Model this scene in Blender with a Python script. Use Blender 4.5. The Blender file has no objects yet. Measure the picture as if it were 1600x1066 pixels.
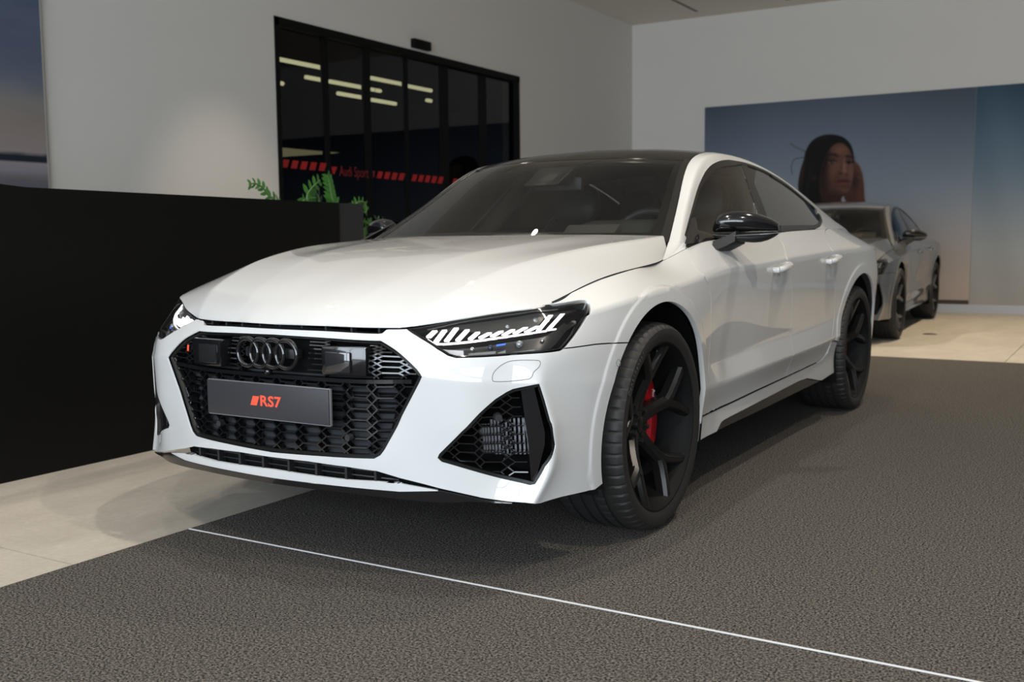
import bpy, bmesh, math, random
import numpy as np
from mathutils import Vector, Matrix
from mathutils.geometry import delaunay_2d_cdt
random.seed(7); rng = np.random.default_rng(7)
S = bpy.context.scene
COL = S.collection
PI = math.pi
# ------------------------------------------------------------------ camera, world, light, exposure
F_PX, YAW, PITCH, ROLL = 1627.0062, 0.5426004, 0.09898929, -0.00937393
CAM = np.array([2.3494786, -3.34636719, 1.02867783])
_fw = np.array([-math.sin(YAW)*math.cos(PITCH), math.cos(YAW)*math.cos(PITCH), -math.sin(PITCH)])
_r = np.cross(_fw, [0, 0, 1]); _r /= np.linalg.norm(_r); _u = np.cross(_r, _fw)
_r2 = _r*math.cos(ROLL)+_u*math.sin(ROLL); _u2 = -_r*math.sin(ROLL)+_u*math.cos(ROLL)
ROT = np.array([_r2, _u2, _fw])
cd = bpy.data.cameras.new('camera'); cam = bpy.data.objects.new('camera', cd); COL.objects.link(cam)
cd.sensor_width = 36.0; cd.lens = F_PX*36/1600; cd.clip_start = 0.05
cam.matrix_world = Matrix([[_r2[0], _u2[0], -_fw[0], CAM[0]], [_r2[1], _u2[1], -_fw[1], CAM[1]], [_r2[2], _u2[2], -_fw[2], CAM[2]], [0, 0, 0, 1]])
cd.dof.use_dof = True; cd.dof.focus_distance = 3.25; cd.dof.aperture_fstop = 4.0
S.camera = cam
S.view_settings.view_transform = 'Standard'; S.view_settings.look = 'None'
S.view_settings.gamma = 1.0; S.view_settings.use_curve_mapping = False
S.view_settings.exposure = 0.0
W = bpy.data.worlds.new('world'); S.world = W; W.use_nodes = True
W.node_tree.nodes['Background'].inputs[0].default_value = (0.75, 0.85, 1.0, 1)
W.node_tree.nodes['Background'].inputs[1].default_value = 0.35
def area(name, loc, target, sx, sy, power, col, spread=180):
    l = bpy.data.lights.new(name, 'AREA'); l.shape = 'RECTANGLE'; l.size = sx; l.size_y = sy; l.energy = power; l.color = col; l.spread = math.radians(spread)
    o = bpy.data.objects.new(name, l); COL.objects.link(o); o.location = loc
    o.rotation_euler = (Vector(target)-Vector(loc)).to_track_quat('-Z', 'Y').to_euler(); return o
def spot(name, loc, target, power, col, angle=70, blend=0.6, r=0.06):
    l = bpy.data.lights.new(name, 'SPOT'); l.energy = power; l.color = col; l.spot_size = math.radians(angle); l.spot_blend = blend; l.shadow_soft_size = r
    o = bpy.data.objects.new(name, l); COL.objects.link(o); o.location = loc
    o.rotation_euler = (Vector(target)-Vector(loc)).to_track_quat('-Z', 'Y').to_euler(); return o
area('window_daylight', (2.85, -9.14, 2.07), (2.85, 0, 1.2), 13.6, 3.85, 1345, (.80, .90, 1.0))
spot('ceiling_spot', (.48, -.15, 4.12), (.3, .2, 0), 155, (1, .90, .76), 110, .5, .045)
spot('ceiling_spot', (-1.6, 2.1, 4.12), (-1.0, 1.2, 0), 40, (1, .90, .76), 90, .8, .02)
spot('ceiling_spot', (-2.4, .3, 4.12), (-1.6, .0, 0), 50, (1, .90, .76), 100, .8, .03)
spot('ceiling_spot', (-1.4, -2.6, 4.12), (-.9, -2.0, 0), 50, (1, .90, .76), 100, .8, .04)
spot('ceiling_spot', (1.6, -3.6, 4.12), (1.4, -2.6, 0), 165, (1, .91, .79), 110, .8, .05)
spot('ceiling_spot', (2.9, -.7, 4.12), (1.9, .2, 0), 230, (1, .90, .76), 110, .35, .04)  # extra spot, added to brighten the white car's fender and shoulder
spot('ceiling_spot', (1.75, 2.1, 4.12), (1.7, 2.1, 0), 215, (1, .90, .76), 110, .35, .04)  # another added spot, lifts the upper side of the white car
spot('ceiling_spot', (1.8, 5.2, 4.12), (1.8, 5.2, 0), 190, (1, .89, .74), 90, .8, .04)
spot('ceiling_spot', (1.3, 8.6, 4.12), (1.0, 8.2, 0), 560, (1, .82, .58), 110, .8, .04)
spot('ceiling_spot', (-1.6, 6.6, 4.12), (-1.4, 6.4, 0), 260, (1, .88, .72), 110, .8, .04)
spot('wall_spot', (-2.1, 2.7, 4.12), (-4.35, 3.1, .75), 140, (1, .86, .71), 36, .95, .04)
spot('wall_spot', (-2.6, -1.6, 4.12), (-3.6, -1.4, 0), 90, (1, .89, .76), 120, .9, .04)

# ------------------------------------------------------------------ pixel <-> world helpers (photograph taken as 1600 x 1066)
def proj(P):
    q = (np.atleast_2d(P)-CAM) @ ROT.T
    return np.stack([800+F_PX*q[:, 0]/q[:, 2], 533-F_PX*q[:, 1]/q[:, 2]], 1)
def ray(px):
    px = np.atleast_2d(np.asarray(px, float))
    d = np.stack([(px[:, 0]-800)/F_PX, -(px[:, 1]-533)/F_PX, np.ones(len(px))], 1) @ ROT
    return d/np.linalg.norm(d, axis=1)[:, None]
def at(px, **k):
    d = ray(px)[0]; a, v = list(k.items())[0]; i = 'xyz'.index(a)
    return CAM+d*(v-CAM[i])/d[i]

# ------------------------------------------------------------------ materials
MATS = {}
def mat(name, col, rough=0.5, metal=0.0, coat=0.0, emit=None, estr=0.0, bump=None, spec=0.5, coat_rough=0.03, vary=None):
    m = bpy.data.materials.new(name); m.use_nodes = True; nt = m.node_tree; b = nt.nodes['Principled BSDF']
    b.inputs['Base Color'].default_value = (*col, 1); b.inputs['Roughness'].default_value = rough; b.inputs['Metallic'].default_value = metal
    b.inputs['Coat Weight'].default_value = coat; b.inputs['Coat Roughness'].default_value = coat_rough; b.inputs['Specular IOR Level'].default_value = spec
    if emit: b.inputs['Emission Color'].default_value = (*emit, 1); b.inputs['Emission Strength'].default_value = estr
    if vary:   # (scale, amount) noise variation of the base colour
        tc = nt.nodes.new('ShaderNodeTexCoord'); n = nt.nodes.new('ShaderNodeTexNoise'); n.inputs['Scale'].default_value = vary[0]; n.inputs['Detail'].default_value = 4
        mx = nt.nodes.new('ShaderNodeMix'); mx.data_type = 'RGBA'
        mx.inputs[6].default_value = (*[c*(1-vary[1]) for c in col], 1); mx.inputs[7].default_value = (*[min(1, c*(1+vary[1])) for c in col], 1)
        nt.links.new(tc.outputs['Object'], n.inputs['Vector']); nt.links.new(n.outputs[0], mx.inputs[0]); nt.links.new(mx.outputs[2], b.inputs['Base Color'])
    if bump:   # (scale, strength)
        tc = nt.nodes.new('ShaderNodeTexCoord'); n = nt.nodes.new('ShaderNodeTexNoise'); n.inputs['Scale'].default_value = bump[0]; n.inputs['Detail'].default_value = 3
        bp = nt.nodes.new('ShaderNodeBump'); bp.inputs['Strength'].default_value = bump[1]; bp.inputs['Distance'].default_value = 0.005
        nt.links.new(tc.outputs['Object'], n.inputs['Vector']); nt.links.new(n.outputs[0], bp.inputs['Height']); nt.links.new(bp.outputs[0], b.inputs['Normal'])
    MATS[name] = m; return m
def glass(name, tint, f0=0.04, rough=0.0, gcol=(1, 1, 1)):
    m = bpy.data.materials.new(name); m.use_nodes = True; nt = m.node_tree; nt.nodes.clear()
    out = nt.nodes.new('ShaderNodeOutputMaterial'); mx = nt.nodes.new('ShaderNodeMixShader'); tr = nt.nodes.new('ShaderNodeBsdfTransparent'); gl = nt.nodes.new('ShaderNodeBsdfGlossy')
    lw = nt.nodes.new('ShaderNodeLayerWeight'); lw.inputs['Blend'].default_value = 0.5
    mr = nt.nodes.new('ShaderNodeMath'); mr.operation = 'POWER'; mr.inputs[1].default_value = 4.0
    mm = nt.nodes.new('ShaderNodeMath'); mm.operation = 'MULTIPLY_ADD'; mm.inputs[1].default_value = 0.85; mm.inputs[2].default_value = f0; mm.use_clamp = True
    tr.inputs[0].default_value = (*tint, 1); gl.inputs['Roughness'].default_value = rough; gl.inputs[0].default_value = (*gcol, 1)
    nt.links.new(lw.outputs['Facing'], mr.inputs[0]); nt.links.new(mr.outputs[0], mm.inputs[0]); nt.links.new(mm.outputs[0], mx.inputs[0])
    nt.links.new(tr.outputs[0], mx.inputs[1]); nt.links.new(gl.outputs[0], mx.inputs[2]); nt.links.new(mx.outputs[0], out.inputs[0])
    MATS[name] = m; return m
PAINT = mat('white_paint', (0.565, 0.565, 0.56), 0.45, coat=1.0, coat_rough=0.02)
GLOSS = mat('gloss_black', (0.006, 0.006, 0.007), 0.12, coat=0.6)
ROOFM = mat('roof_black', (0.006, 0.006, 0.006), 0.14, spec=0.28)
SATIN = mat('satin_black', (0.012, 0.012, 0.013), 0.38)
RIMM = mat('rim_black', (0.020, 0.019, 0.018), 0.30, metal=0.55)
BARREL = mat('rim_barrel', (0.006, 0.006, 0.006), 0.6, spec=0.12)
PLAST = mat('black_plastic', (0.015, 0.015, 0.016), 0.55)
DARK = mat('cavity_black', (0.004, 0.004, 0.004), 0.9, spec=0.1)
RUBBER = mat('tyre_rubber', (0.014, 0.013, 0.0125), 0.6, bump=(60, 0.1))
RED = mat('caliper_red', (0.42, 0.006, 0.012), 0.3, coat=0.5)
STEEL = mat('disc_steel', (0.10, 0.10, 0.105), 0.4, metal=1.0)
ALU = mat('cooler_alu', (0.20, 0.20, 0.21), 0.45, metal=0.8)
CHROME = mat('chrome', (0.75, 0.75, 0.76), 0.12, metal=1.0)
PLATE = mat('plate_grey', (0.028, 0.027, 0.031), 0.45)
PLATEE = mat('plate_edge', (0.16, 0.16, 0.17), 0.35)
REDTXT = mat('lettering_red', (0.85, 0.09, 0.045), 0.45)
WHITET = mat('lettering_white', (0.8, 0.8, 0.8), 0.5)
DRL = mat('daylight_led', (0.9, 0.9, 0.9), 0.4, emit=(0.97, 1.0, 0.95), estr=1.7)
BLUEL = mat('blue_led', (0.02, 0.08, 0.6), 0.2, emit=(0.15, 0.35, 1.0), estr=0.6)
LAMPGLASS = glass('lamp_glass', (0.93, 0.93, 0.93), 0.04)
WSGLASS = glass('windscreen_glass', (0.50, 0.51, 0.50), 0.03)
SIDEGLASS = glass('side_glass', (0.60, 0.61, 0.58), 0.045)
TINTGLASS = glass('tinted_glass', (0.045, 0.045, 0.045), 0.05)
SEAT = mat('seat_leather', (0.02, 0.02, 0.021), 0.5, bump=(120, 0.1))
TRIMB = mat('window_trim_black', (0.012, 0.011, 0.010), 0.3)

# ------------------------------------------------------------------ object helpers
def link(name, me, m, parent=None):
    o = bpy.data.objects.new(name, me); COL.objects.link(o)
    for mm in (m if isinstance(m, (list, tuple)) else [m]): me.materials.append(mm)
    if parent: o.parent = parent
    return o
def from_bm(name, bm, m, parent=None, smooth=True, angle=40):
    bm.normal_update()
    me = bpy.data.meshes.new(name); bm.to_mesh(me); bm.free()
    if smooth:
        me.polygons.foreach_set('use_smooth', [True]*len(me.polygons))
        me.set_sharp_from_angle(angle=math.radians(angle))
    return link(name, me, m, parent)
def from_py(name, V, Fc, m, parent=None, smooth=False, angle=40):
    me = bpy.data.meshes.new(name); me.from_pydata([tuple(map(float, v)) for v in V], [], [tuple(map(int, f)) for f in Fc]); me.update()
    bm = bmesh.new(); bm.from_mesh(me); bmesh.ops.recalc_face_normals(bm, faces=bm.faces); bm.to_mesh(me); bm.free()
    if smooth:
        me.polygons.foreach_set('use_smooth', [True]*len(me.polygons)); me.set_sharp_from_angle(angle=math.radians(angle))
    return link(name, me, m, parent)
def mirror_mesh(me):
    n = me.copy(); bm = bmesh.new(); bm.from_mesh(n)
    for v in bm.verts: v.co.x = -v.co.x
    bmesh.ops.reverse_faces(bm, faces=bm.faces); bm.to_mesh(n); bm.free(); return n
def mirror_obj(o, parent=None):
    """a mirrored twin (x -> -x) of a part that is built in car coordinates, with its children"""
    me = o.data.copy() if o.type == 'MESH' else None
    if me:
        nv = len(me.vertices); co = np.empty(nv*3); me.vertices.foreach_get('co', co); co = co.reshape(-1, 3); co[:, 0] *= -1
        cn = None
        if me.has_custom_normals:
            nn = np.empty(len(me.loops)*3); me.corner_normals.foreach_get('vector', nn); lv = np.empty(len(me.loops), int); me.loops.foreach_get('vertex_index', lv)
            ls = [(p.vertices[:], p.loop_start, p.loop_total) for p in me.polygons]
            nn = nn.reshape(-1, 3)*[-1, 1, 1]
        me.vertices.foreach_set('co', co.ravel())
        if me.has_custom_normals:
            me.flip_normals(); new = np.empty_like(nn)
            for p, (vs, st, tot) in zip(me.polygons, ls):
                old = {v: nn[st+i] for i, v in enumerate(vs)}
                for i, v in enumerate(p.vertices): new[p.loop_start+i] = old[v]
            me.normals_split_custom_set([tuple(v) for v in new])
        else: me.flip_normals()
        me.update()
    c = bpy.data.objects.new(o.name, me); COL.objects.link(c); c.parent = parent or o.parent
    for k in ('label', 'kind'):
        if k in o: c[k] = o[k]
    for ch in list(o.children): mirror_obj(ch, c)
    return c
def empty(name, loc=(0, 0, 0), rz=0, parent=None):
    o = bpy.data.objects.new(name, None); COL.objects.link(o); o.location = loc; o.rotation_euler = (0, 0, rz); o.empty_display_size = 0.1
    if parent: o.parent = parent
    return o
def tag(o, label=None, cat=None, group=None, kind=None):
    for k, v in (('label', label), ('category', cat), ('group', group), ('kind', kind)):
        if v: o[k] = v
    return o
def add_box(bm, c, s, M=None):
    r = bmesh.ops.create_cube(bm, size=1.0); 
    T = Matrix.Translation(c) @ (M.to_4x4() if M else Matrix()) @ Matrix.Diagonal((*s, 1))
    bmesh.ops.transform(bm, matrix=T, verts=r['verts']); return r['verts']
def box(name, c, s, m, parent=None, bev=0.0, M=None):
    bm = bmesh.new(); add_box(bm, c, s, M)
    if bev: bmesh.ops.bevel(bm, geom=bm.edges[:], offset=bev, segments=2, affect='EDGES', profile=0.6)
    return from_bm(name, bm, m, parent)
def tube_bm(bm, pts, r, n=8, closed=False, caps=True):
    pts = [Vector(p) for p in pts]; N = len(pts); rings = []; up = Vector((0.13, 0.21, 1)).normalized()
    rr = r if isinstance(r, (list, tuple)) else [r]*N
    prev = None
    for i, p in enumerate(pts):
        if closed: t = pts[(i+1) % N]-pts[i-1]
        else: t = pts[min(i+1, N-1)]-pts[max(i-1, 0)]
        t.normalize(); a = prev if prev is not None else up
        a = (a-t*a.dot(t))
        if a.length < 1e-5: a = Vector((1, 0, 0))-t*t.x
        a.normalize(); b = t.cross(a); prev = a
        rings.append([bm.verts.new(p+(a*math.cos(2*PI*k/n)+b*math.sin(2*PI*k/n))*rr[i]) for k in range(n)])
    for i in range(N if closed else N-1):
        A, B = rings[i], rings[(i+1) % N]
        for k in range(n): bm.faces.new((A[k], A[(k+1) % n], B[(k+1) % n], B[k]))
    if caps and not closed:
        bm.faces.new(rings[0][::-1]); bm.faces.new(rings[-1])
def tube(name, pts, r, m, parent=None, n=8, closed=False):
    bm = bmesh.new(); tube_bm(bm, pts, r, n, closed); bmesh.ops.recalc_face_normals(bm, faces=bm.faces); return from_bm(name, bm, m, parent)
def smooth_poly(p, n=6, closed=False):
    """Catmull-Rom through points"""
    p = np.asarray(p, float); N = len(p); out = []
    for i in range(N if closed else N-1):
        g = lambda k: p[k % N] if closed else p[min(max(k, 0), N-1)]
        a, b, c, d = g(i-1), g(i), g(i+1), g(i+2)
        for t in np.arange(n)/n:
            out.append(0.5*((2*b)+(-a+c)*t+(2*a-5*b+4*c-d)*t*t+(-a+3*b-3*c+d)*t**3))
    if not closed: out.append(p[-1])
    return np.array(out)
def dens(p, step, closed=True):
    p = np.asarray(p, float); q = []
    N = len(p)
    for i in range(N if closed else N-1):
        a, b = p[i], p[(i+1) % N]; k = max(1, int(np.ceil(np.linalg.norm(b-a)/step)))
        for j in range(k): q.append(a+(b-a)*j/k)
    if not closed: q.append(p[-1])
    return np.array(q)
def rounded(p, r, n=5):
    """round the corners of a closed polygon"""
    p = np.asarray(p, float); N = len(p); out = []
    rr = r if hasattr(r, '__len__') else [r]*N
    for i in range(N):
        a, b, c = p[i-1], p[i], p[(i+1) % N]; la, lc = np.linalg.norm(a-b), np.linalg.norm(c-b); d = min(rr[i], la*0.45, lc*0.45)
        if d < 1e-9: out.append(b); continue
        s, e = b+(a-b)/la*d, b+(c-b)/lc*d
        for t in np.linspace(0, 1, n): out.append((1-t)**2*s+2*t*(1-t)*b+t*t*e)
    return np.array(out)
def in_poly(pts, poly):
    pts = np.asarray(pts); poly = np.asarray(poly); x, y = pts[:, 0], pts[:, 1]; ins = np.zeros(len(pts), bool); j = len(poly)-1
    for i in range(len(poly)):
        xi, yi = poly[i]; xj, yj = poly[j]
        c = ((yi > y) != (yj > y)); 
        with np.errstate(divide='ignore', invalid='ignore'): c &= x < (xj-xi)*(y-yi)/(yj-yi)+xi
        ins ^= c; j = i
    return ins
def dist_poly(pts, poly):
    a = poly; b = np.roll(poly, -1, 0); d = np.full(len(pts), 1e9)
    for i in range(len(a)):
        ab = b[i]-a[i]; t = np.clip(((pts-a[i]) @ ab)/max(ab @ ab, 1e-12), 0, 1); d = np.minimum(d, np.linalg.norm(pts-a[i]-t[:, None]*ab, axis=1))
    return d

# ------------------------------------------------------------------ smooth surface through a grid of control points, and panels trimmed out of it
class Surf:
    def __init__(s, P, crease=(), mirror=(True, False)):
        P = np.asarray(P, float)
        L = np.linalg.norm(np.diff(P, axis=1), axis=2).mean(0); U = np.r_[0, np.cumsum(L)]
        s.u0, s.u1 = 0.0, U[-1]; s.Uc = U
        if mirror[0]:
            g = P[:, 1:13][:, ::-1]*[-1, 1, 1]; P = np.concatenate([g, P], 1); U = np.r_[-U[1:13][::-1], U]
        if mirror[1]:
            n = P.shape[1]; g = P[:, -4:-1][:, ::-1]*[-1, 1, 1]; U = np.r_[U, 2*s.u1-U[-4:-1][::-1]]; P = np.concatenate([P, g], 1)
        s.P, s.U = P, U; s.R = P.shape[0]
        Lv = np.linalg.norm(np.diff(P, axis=0), axis=2).mean(1); s.V = np.r_[0, np.cumsum(Lv)]; s.cr = set(crease)
        n = len(U); h = np.diff(U); A = np.zeros((n, n)); B = np.zeros((n, s.R*3)); A[0, 0] = A[-1, -1] = 1; Y = P.transpose(1, 0, 2).reshape(n, -1)
        for i in range(1, n-1):
            A[i, i-1], A[i, i], A[i, i+1] = h[i-1], 2*(h[i-1]+h[i]), h[i]; B[i] = 6*((Y[i+1]-Y[i])/h[i]-(Y[i]-Y[i-1])/h[i-1])
        s.Y, s.M, s.h = Y, np.linalg.solve(A, B), h
    def rows(s, u):
        i = np.clip(np.searchsorted(s.U, u)-1, 0, len(s.h)-1); h = s.h[i][:, None]; a = (s.U[i+1]-u)[:, None]/h; b = 1-a
        r = a*s.Y[i]+b*s.Y[i+1]+((a**3-a)*s.M[i]+(b**3-b)*s.M[i+1])*h*h/6
        return r.reshape(len(u), s.R, 3)
    def ev(s, u, v):
        u = np.atleast_1d(np.asarray(u, float)); v = np.atleast_1d(np.asarray(v, float)); R = s.rows(u); N = len(u); V = s.V
        k = np.clip(np.searchsorted(V, v, side='right')-1, 0, s.R-2); ar = np.arange(N)
        def tan(idx, side):
            T = np.empty((N, 3)); 
            for r in range(s.R):
                m = idx == r
                if not m.any(): continue
                fw = (R[m, r+1]-R[m, r])/(V[r+1]-V[r]) if r < s.R-1 else None; bw = (R[m, r]-R[m, r-1])/(V[r]-V[r-1]) if r > 0 else None
                if fw is None: t = bw
                elif bw is None: t = fw
                elif r in s.cr: t = fw if side > 0 else bw
                else:
                    h0, h1 = V[r]-V[r-1], V[r+1]-V[r]; t = (bw*h1+fw*h0)/(h0+h1)
                T[m] = t
            return T
        t0, t1 = tan(k, 1), tan(k+1, -1); h = (V[k+1]-V[k]); x = (v-V[k])/h
        p0, p1 = R[ar, k], R[ar, k+1]; x = x[:, None]; h = h[:, None]
        return (2*x**3-3*x**2+1)*p0+(x**3-2*x**2+x)*h*t0+(-2*x**3+3*x**2)*p1+(x**3-x**2)*h*t1
    def nrm(s, u, v, e=1e-4):
        a = s.ev(u+e, v)-s.ev(u-e, v); b = s.ev(u, v+e)-s.ev(u, v-e); n = np.cross(a, b); return n/np.linalg.norm(n, axis=1)[:, None]
    def inv(s, T, fn=proj, ub=None, vb=None, res=(420, 160), near=True):
        T = np.atleast_2d(np.asarray(T, float)); ub = ub or (s.u0, s.u1); vb = vb or (0, s.V[-1])
        key = (ub, vb, res)
        if not hasattr(s, '_c'): s._c = {}
        if key not in s._c:
            gu, gv = np.meshgrid(np.linspace(*ub, res[0]), np.linspace(*vb, res[1]), indexing='ij'); gu, gv = gu.ravel(), gv.ravel(); s._c[key] = (gu, gv, s.ev(gu, gv))
        gu, gv, G = s._c[key]; FT = fn(G); out = np.empty((len(T), 2))
        for i, t in enumerate(T):
            d = np.linalg.norm(FT-t, axis=1); j = d.argmin()
            if fn is proj and near:
                c = np.where(d < d[j]+4)[0]; j = c[np.linalg.norm(G[c]-CAM, axis=1).argmin()]; c = c[np.linalg.norm(G[c]-G[j], axis=1) < 0.15]; j = c[d[c].argmin()]
            out[i] = gu[j], gv[j]
        for _ in range(8):
            e = 1e-4; f0 = fn(s.ev(out[:, 0], out[:, 1])); a = (fn(s.ev(out[:, 0]+e, out[:, 1]))-f0)/e; b = (fn(s.ev(out[:, 0], out[:, 1]+e))-f0)/e
            r = T-f0; det = a[:, 0]*b[:, 1]-a[:, 1]*b[:, 0]; det = np.where(abs(det) < 1e-9, 1e-9, det)
            du = (r[:, 0]*b[:, 1]-r[:, 1]*b[:, 0])/det; dv = (a[:, 0]*r[:, 1]-a[:, 1]*r[:, 0])/det
            ok = np.isfinite(du) & np.isfinite(dv); lim = 0.03
            out[ok, 0] += np.clip(du[ok], -lim, lim); out[ok, 1] += np.clip(dv[ok], -lim, lim)
            out[:, 0] = np.clip(out[:, 0], *ub); out[:, 1] = np.clip(out[:, 1], *vb)
        return out
def panel(name, surf, outline, holes, m, parent, step=0.02, off=0.0, flange=0.012, hflange=None, gap=0.0015, flip=1, disp=None, lines=()):
    """a body panel: the part of surf inside outline (u, v) and outside the holes, with its edges turned in"""
    loops = [dens(np.asarray(outline), step*0.8)]+[dens(np.asarray(h), step*0.8) for h in holes]
    V = surf.V
    vs = np.unique(np.concatenate([np.linspace(V[i], V[i+1], max(2, int(np.ceil((V[i+1]-V[i])/step)))+1) for i in range(surf.R-1)]))
    lo, hi = loops[0].min(0), loops[0].max(0); us = np.arange(lo[0]-step, hi[0]+step, step); vs = vs[(vs > lo[1]-step) & (vs < hi[1]+step)]
    gu, gv = np.meshgrid(us, vs, indexing='ij'); g = np.stack([gu.ravel(), gv.ravel()], 1)
    k = in_poly(g, loops[0])
    for h in loops[1:]: k &= ~in_poly(g, h)
    g = g[k]
    if len(g):
        d = np.full(len(g), 1e9)
        for l in loops: d = np.minimum(d, dist_poly(g, l))
        for l in lines: d = np.minimum(d, dist_poly(g, np.asarray(l)))
        g = g[d > step*0.35]
    lines = [np.asarray(l) for l in lines]
    pts = np.concatenate(loops+lines+[g]); edges = []; st = 0
    for l in loops: n = len(l); edges += [(st+i, st+(i+1) % n) for i in range(n)]; st += n
    for l in lines: n = len(l); edges += [(st+i, st+i+1) for i in range(n-1)]; st += n
    r = delaunay_2d_cdt([Vector(p) for p in pts], edges, [], 0, 1e-7)
    vv = np.array([tuple(v) for v in r[0]]); fc = [f for f in r[2]]
    cen = np.array([vv[list(f)].mean(0) for f in fc]); k = in_poly(cen, loops[0])
    for h in loops[1:]: k &= ~in_poly(cen, h)
    fc = [f for f, q in zip(fc, k) if q]
    P = surf.ev(vv[:, 0], vv[:, 1]); N = surf.nrm(vv[:, 0], vv[:, 1])*flip
    if disp is not None:
        def PP(a): 
            p = surf.ev(a[:, 0], a[:, 1]); return p+surf.nrm(a[:, 0], a[:, 1])*flip*disp(p)[:, None]
        e = 2e-3; P = PP(vv); q = np.cross(PP(vv+[e, 0])-PP(vv-[e, 0]), PP(vv+[0, e])-PP(vv-[0, e])); N = flip*q/np.linalg.norm(q, axis=1)[:, None]
    P = P+N*off
    # orient the faces along the outward normal
    F2 = []
    for f in fc:
        a, b, c = P[f[0]], P[f[1]], P[f[2]]
        F2.append(tuple(f) if np.dot(np.cross(b-a, c-a), N[f[0]]) > 0 else tuple(f[::-1]))
    # boundary half-edges
    he = {}
    for f in F2:
        for i in range(len(f)): he[(f[i], f[(i+1) % len(f)])] = 1
    bd = [e for e in he if (e[1], e[0]) not in he]; nxt = {a: b for a, b in bd}; prv = {b: a for a, b in bd}
    Q = P.copy()
    for a in nxt:
        if a in prv:
            t = P[nxt[a]]-P[prv[a]]; t /= max(np.linalg.norm(t), 1e-9); Q[a] = P[a]+np.cross(N[a], t)*gap
    P = Q
    hs = set()
    if holes:
        hole_pts = np.concatenate(loops[1:]); 
        for a in nxt:
            if np.abs(hole_pts-vv[a]).sum(1).min() < 1e-5: hs.add(a)
    used = sorted(set(i for f in F2 for i in f)); ix = {o: i for i, o in enumerate(used)}
    verts = [P[i] for i in used]; nor = [N[i] for i in used]; faces = [tuple(ix[i] for i in f) for f in F2]
    if flange:
        top = {}; bot = {}
        for a in nxt:
            dp = (hflange if (hflange is not None and a in hs) else flange)
            t = P[nxt[a]]-P[prv.get(a, a)]; o = np.cross(N[a], t/max(np.linalg.norm(t), 1e-9)); 
            top[a] = len(verts); verts.append(P[a]); nor.append((-o*0.8+N[a]*0.6)); bot[a] = len(verts); verts.append(P[a]-N[a]*dp+o*dp*0.12); nor.append(-o)
        for a, b in bd:
            if a in top and b in top: faces.append((top[b], top[a], bot[a], bot[b]))
    me = bpy.data.meshes.new(name); me.from_pydata([tuple(map(float, v)) for v in verts], [], faces); me.update()
    me.polygons.foreach_set('use_smooth', [True]*len(me.polygons))
    nn = np.array(nor); nn /= np.linalg.norm(nn, axis=1)[:, None]
    me.normals_split_custom_set_from_vertices([tuple(map(float, n)) for n in nn])
    return link(name, me, m, parent)
def extrude_patch(name, surf, outline, m, parent, off, thick, step=0.012, flip=1):
    """a thin solid piece following the surface"""
    return panel(name, surf, outline, [], m, parent, step=step, off=off, flange=thick, gap=0, flip=flip)
def seg_prism(V, Fc, a, b, na, nb, w, d):
    a, b, na, nb = map(np.asarray, (a, b, na, nb)); t = b-a; t = t/np.linalg.norm(t); s = np.cross(t, na); s /= np.linalg.norm(s); i = len(V)
    for p, n in ((a, na), (b, nb)):
        V += [p+s*w/2, p-s*w/2, p-s*w*0.7-n*d, p+s*w*0.7-n*d]
    Fc += [(i, i+1, i+5, i+4), (i+1, i+2, i+6, i+5), (i+3, i, i+4, i+7), (i+2, i+3, i+7, i+6), (i, i+3, i+2, i+1), (i+4, i+5, i+6, i+7)]

DEBUG = False
# ------------------------------------------------------------------ the white car: control rows of the lower body (front centre -> along the left side -> rear centre)
R0 = [(0,-.938,.235),(.2,-.928,.234),(.39,-.898,.230),(.55,-.853,.222),(.69,-.795,.214),(0.76,-0.763,0.21),(0.807,-0.739,0.21),(0.825,-0.73,0.21),(0.8305,-0.711,0.21),(0.893,-0.49,0.206),(.912,-.28,.21),(.925,0,.22),(.922,.32,.228),(.905,.55,.232),(.90,1.05,.235),(.90,1.6,.238),(.905,2.15,.245),(.915,2.55,.25),(.93,2.93,.25),(.915,3.3,.26),(.84,3.65,.28),(.62,3.9,.29),(.3,3.99,.29),(0,4.02,.29)]
R1 = [(0,-.945,.36),(.2,-.936,.36),(.39,-.907,.362),(.55,-.858,.365),(.69,-.796,.36),(0.77,-0.728,0.357),(0.853,-0.678,0.355),(0.871,-0.667,0.354),(0.8745,-0.647,0.354),(0.904,-0.49,0.35),(.928,-.28,.35),(.942,0,.35),(.934,.32,.345),(.906,.55,.342),(.902,1.05,.350),(.902,1.6,.360),(.908,2.15,.370),(.92,2.55,.375),(.945,2.93,.38),(.93,3.3,.385),(.85,3.65,.4),(.63,3.92,.4),(.3,4.01,.4),(0,4.04,.4)]
R2 = [(0,-.940,.47),(.2,-.932,.47),(.39,-.905,.47),(.55,-.865,.475),(.69,-.806,.47),(0.77,-0.732,0.47),(0.855,-0.676,0.47),(0.873,-0.664,0.47),(0.877,-0.644,0.469),(0.91,-0.49,0.46),(.938,-.28,.46),(.953,0,.46),(.945,.32,.45),(.926,.55,.437),(.932,1.05,.444),(.935,1.6,.452),(.935,2.15,.460),(.94,2.55,.475),(.96,2.93,.49),(.94,3.3,.5),(.86,3.65,.52),(.64,3.92,.52),(.3,4.01,.52),(0,4.04,.52)]
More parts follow.
